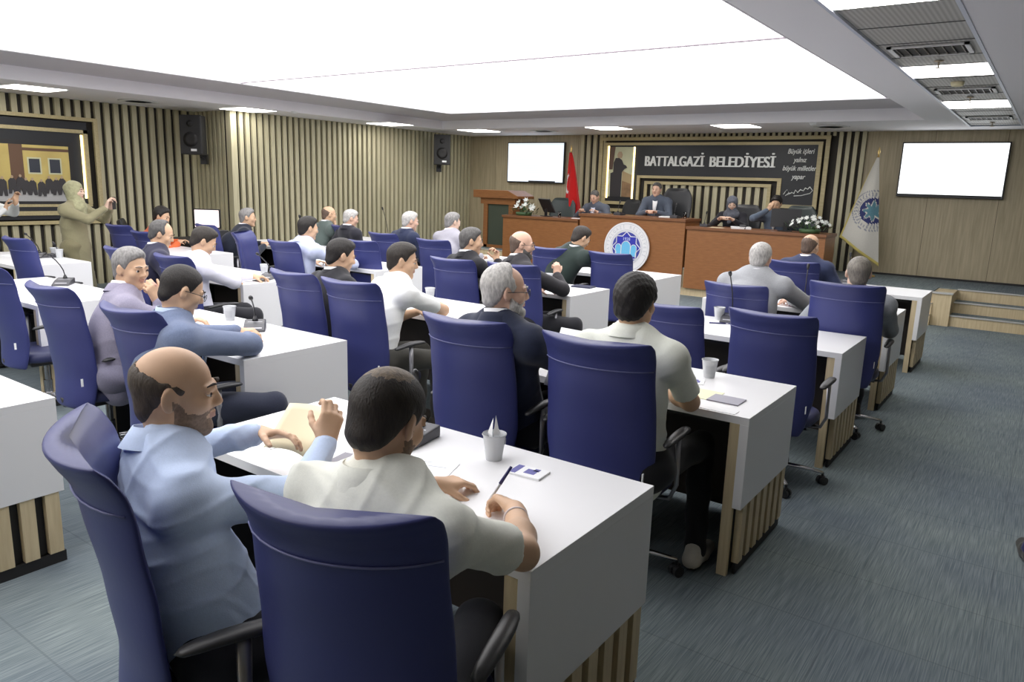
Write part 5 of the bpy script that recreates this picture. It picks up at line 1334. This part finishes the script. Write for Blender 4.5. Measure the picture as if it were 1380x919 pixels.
sheet(-2.06,3.42,.76,.30,.21,.5,'document','printed sheets in front of the white-bearded man',paper,.004,extra=lambda r,w,d,t: lines(r,w,d,t,10))
sheet(-3.62,6.25,.76,.20,.14,.1,'notebook','dark navy booklet on the desk right of the tea glass',mat('navy_cover', (.02,.025,.06), .4),.014,'notebook')
sheet(-1.68,6.62,.76,.17,.12,.0,'notebook','dark phone and booklet bundle on the desk by the light grey suit',mat('dusty_cover', (.30,.18,.22), .5),.010,'booklet')
sheet(-4.22,2.62,.76,.21,.28,.2,'document','white sheet under the hands of the man in the blue blazer',paper,extra=lambda r,w,d,t: lines(r,w,d,t,8))
sheet(-6.15,4.22,.76,.30,.21,.3,'document','open printed pages before the reading man in the white shirt',paper,extra=lambda r,w,d,t: lines(r,w,d,t,8))
sheet(-5.95,4.30,.76,.10,.16,.3,'mobile_phone','dark phone on the desk before the reading man',blackp,.009,'phone')
sheet(-7.0,2.75,.76,.21,.29,.5,'paper_sheet','blank white sheet beside the left gooseneck microphone',paper)
sheet(-9.35,3.55,.76,.30,.21,.2,'paper_sheet','white paper on the far left desk before the woman',paper)
sheet(-4.35,7.9,.76,.21,.29,.2,'paper_sheet','white sheet on the desk under the round emblem',paper)
sheet(-5.30,11.9,1.24,.30,.21,.1,'document','stack of white papers right of the presiding man',paper,.02,'papers')
sheet(-4.05,11.85,1.13,.30,.21,.4,'document','loose white papers on the right podium wing',paper,.03,'papers')
sheet(-4.40,11.75,1.13,.22,.12,.0,'document','flat pinkish papers under the woman\'s hands',cream,.003,'papers')
sheet(-7.0,11.78,1.135,.22,.14,.1,'document','white papers on the right end of the left podium wing',paper,.008,'papers')
pn = empty('pen', (-1.24,1.65,.80), 0, 'blue and white pen held in the writing hand', 'pen')
b = MB(); b.tube([(0,0,0),(.018,.03,.05)], [.0045,.005], 8); b.build('grip', mat('pen_white',(.75,.75,.78),.3), pn, True)
b = MB(); b.tube([(.018,.03,.05),(.036,.06,.10)], [.0055,.0045], 8); b.build('barrel', mat('pen_navy',(.02,.02,.12),.3), pn, True); b = MB(); b.tube([(0,0,0),(-.004,-.006,-.012)], [.0045,.001], 8); b.build('tip', MATS['pen_navy'], pn, True)
for x,y,rz,l in ((-1.90,5.28,.5,'dark pen lying on the desk right of the printed cup'),(-1.80,5.34,.4,'second pen lying beyond the first on that desk'),(-3.85,2.62,.3,'black pen at the right end of the blazer man\'s desk'),(-2.17,1.72,-.4,'blue pen lying under the cream paper')):
    p = empty('pen', (x,y,.7655), rz, l, 'pen'); b = MB(); b.tube([(-.07,0,0),(.05,0,0)], .0048, 8); b.build('barrel', mat('pen_navy',()), p, True); b = MB(); b.tube([(.05,0,0),(.068,0,0)], [.0045,.001], 8); b.build('tip', mat('pen_white',()), p, True)
# held papers
hp_ = empty('paper_sheet', (-2.00,1.555,.872), 0, 'cream sheet held up in both hands by the bearded man', 'paper')
b = MB()
def hs(u,v): return ((u-.5)*.22+.02*v, (v-.5)*.10+.02*sin(u*3), (v-.5)*.14+.012*sin(u*2.2))
b.grid(hs, 10, 8); o = b.build('sheet', cream, hp_, True, fixn=False); o.modifiers.new('s','SOLIDIFY').thickness = .001
hp2 = empty('document', (-1.80,3.02,.90), -.1, 'printed sheets held up between the navy suit and the next chair', 'paper')
b = MB(); b.grid(lambda u,v: ((u-.5)*.22,(v-.5)*.12,(v-.5)*.27), 4, 4); o = b.build('sheet', paper, hp2, True, fixn=False); o.modifiers.new('s','SOLIDIFY').thickness = .001
b = MB()
for i in range(9): v = .1+.09*i; b.add([(-.09,(v-.5)*.12-.002,(v-.5)*.27),(.08-.02*(i%3),(v-.5)*.12-.002,(v-.5)*.27),(.08-.02*(i%3),(v+.012-.5)*.12-.002,(v+.012-.5)*.27),(-.09,(v+.012-.5)*.12-.002,(v+.012-.5)*.27)],[(0,1,2,3)])
b.build('printed_lines', inkg, hp2, fixn=False)
# phone in the woman's hands
ph_ = empty('mobile_phone', (-9.42,4.72,1.33), -.95, 'phone held up by the standing woman in khaki', 'phone')
b = MB(); b.box(-.04,.04,-.004,.004,-.075,.075); b.build('case', blackp, ph_, bevel=.003)
# podium equipment
def monitor_back(x, y, z, rz, tilt, label):
    r = empty('desktop_monitor', (x,y,z), rz, label, 'monitor')
    b = MB(); R = Matrix.Rotation(tilt,3,'X'); b.bbox((0,0,.20),(.44,.025,.28),R); b.build('screen_back', blackp, r, bevel=.004)
    b = MB(); b.box(-.03,.03,-.03,.0,0,.14); b.box(-.1,.1,-.08,.08,0,.012); b.build('stand', blackp, r)
monitor_back(-7.80,11.95,1.135,-.5,.5,'tilted black monitor behind the lilies on the podium')
monitor_back(-3.38,11.9,1.13,.35,-.1,'black monitor back in front of the man covering his mouth')
for x,z,l in ((-5.15,1.24,'thin desk microphone at the right end of the central podium'),(-4.62,1.13,'thin desk microphone left of the woman at the podium'),(-6.2,1.24,'thin desk microphone left of the presiding man')):
    mic(x,11.82,z,pi,l,hgt=.14,lean=.05)
for x,z,l in ((-7.45,1.135,'clear water glass left of the bowed man'),(-5.0,1.24,'clear water glass on the central podium')):
    r = empty('water_glass', (x,11.85,z), 0, l, 'glass'); b = MB(); b.lathe([(.026,0),(.03,.10),(.028,.10),(.024,.006),(.001,.006)], n=16); b.build('glass_wall', glass, r, True)
nb = empty('desk_device', (-4.0,11.80,1.13), 0, 'small black device on the podium between woman and flowers', 'device')
b = MB(); b.prism([(-.03,0),(.03,0),(.015,.07),(-.015,.07)], -.05, .05, 'yz'); b.build('housing', blackp, nb, bevel=.004)
# bracelet and watch of the writing man are added with the people
# handbag on the aisle chair
hb = empty('handbag', (-.99,6.02,.52), .2, 'brown handbag with gold clasp on the aisle-side chair', 'bag')
b = MB(); b.grid(lambda u,v: (cos(2*pi*u)*.05*(1-.3*v), sin(2*pi*u)*.11*(1-.1*v), -.07+.16*v), 20, 6, closeu=True); b.f.append(tuple(range(19,-1,-1))); b.m.append(0); b.f.append(tuple(100+k for k in range(20))); b.m.append(0); b.build('body', mat('bag_brown', (.12,.08,.05), .5), hb, True)
b = MB(); b.tube([(.0,-.07,.08),(.0,-.05,.14),(0,.05,.14),(0,.07,.08)], .008, 8); b.build('handle', gold, hb, True)
# ------------------------------------------------------------------ light
w = bpy.data.worlds.new('world'); SC.world = w; w.use_nodes = True
w.node_tree.nodes['Background'].inputs[0].default_value = (.8,.85,1,1); w.node_tree.nodes['Background'].inputs[1].default_value = .1
SC.view_settings.view_transform = 'Standard'; SC.view_settings.look = 'None'; SC.view_settings.exposure = 0.48
SC.cycles.use_denoising = True
SC.cycles.max_bounces = 9; SC.cycles.diffuse_bounces = 8; SC.cycles.glossy_bounces = 3; SC.cycles.transmission_bounces = 6
SC.cycles.sample_clamp_indirect = 6; SC.cycles.caustics_reflective = False; SC.cycles.caustics_refractive = False
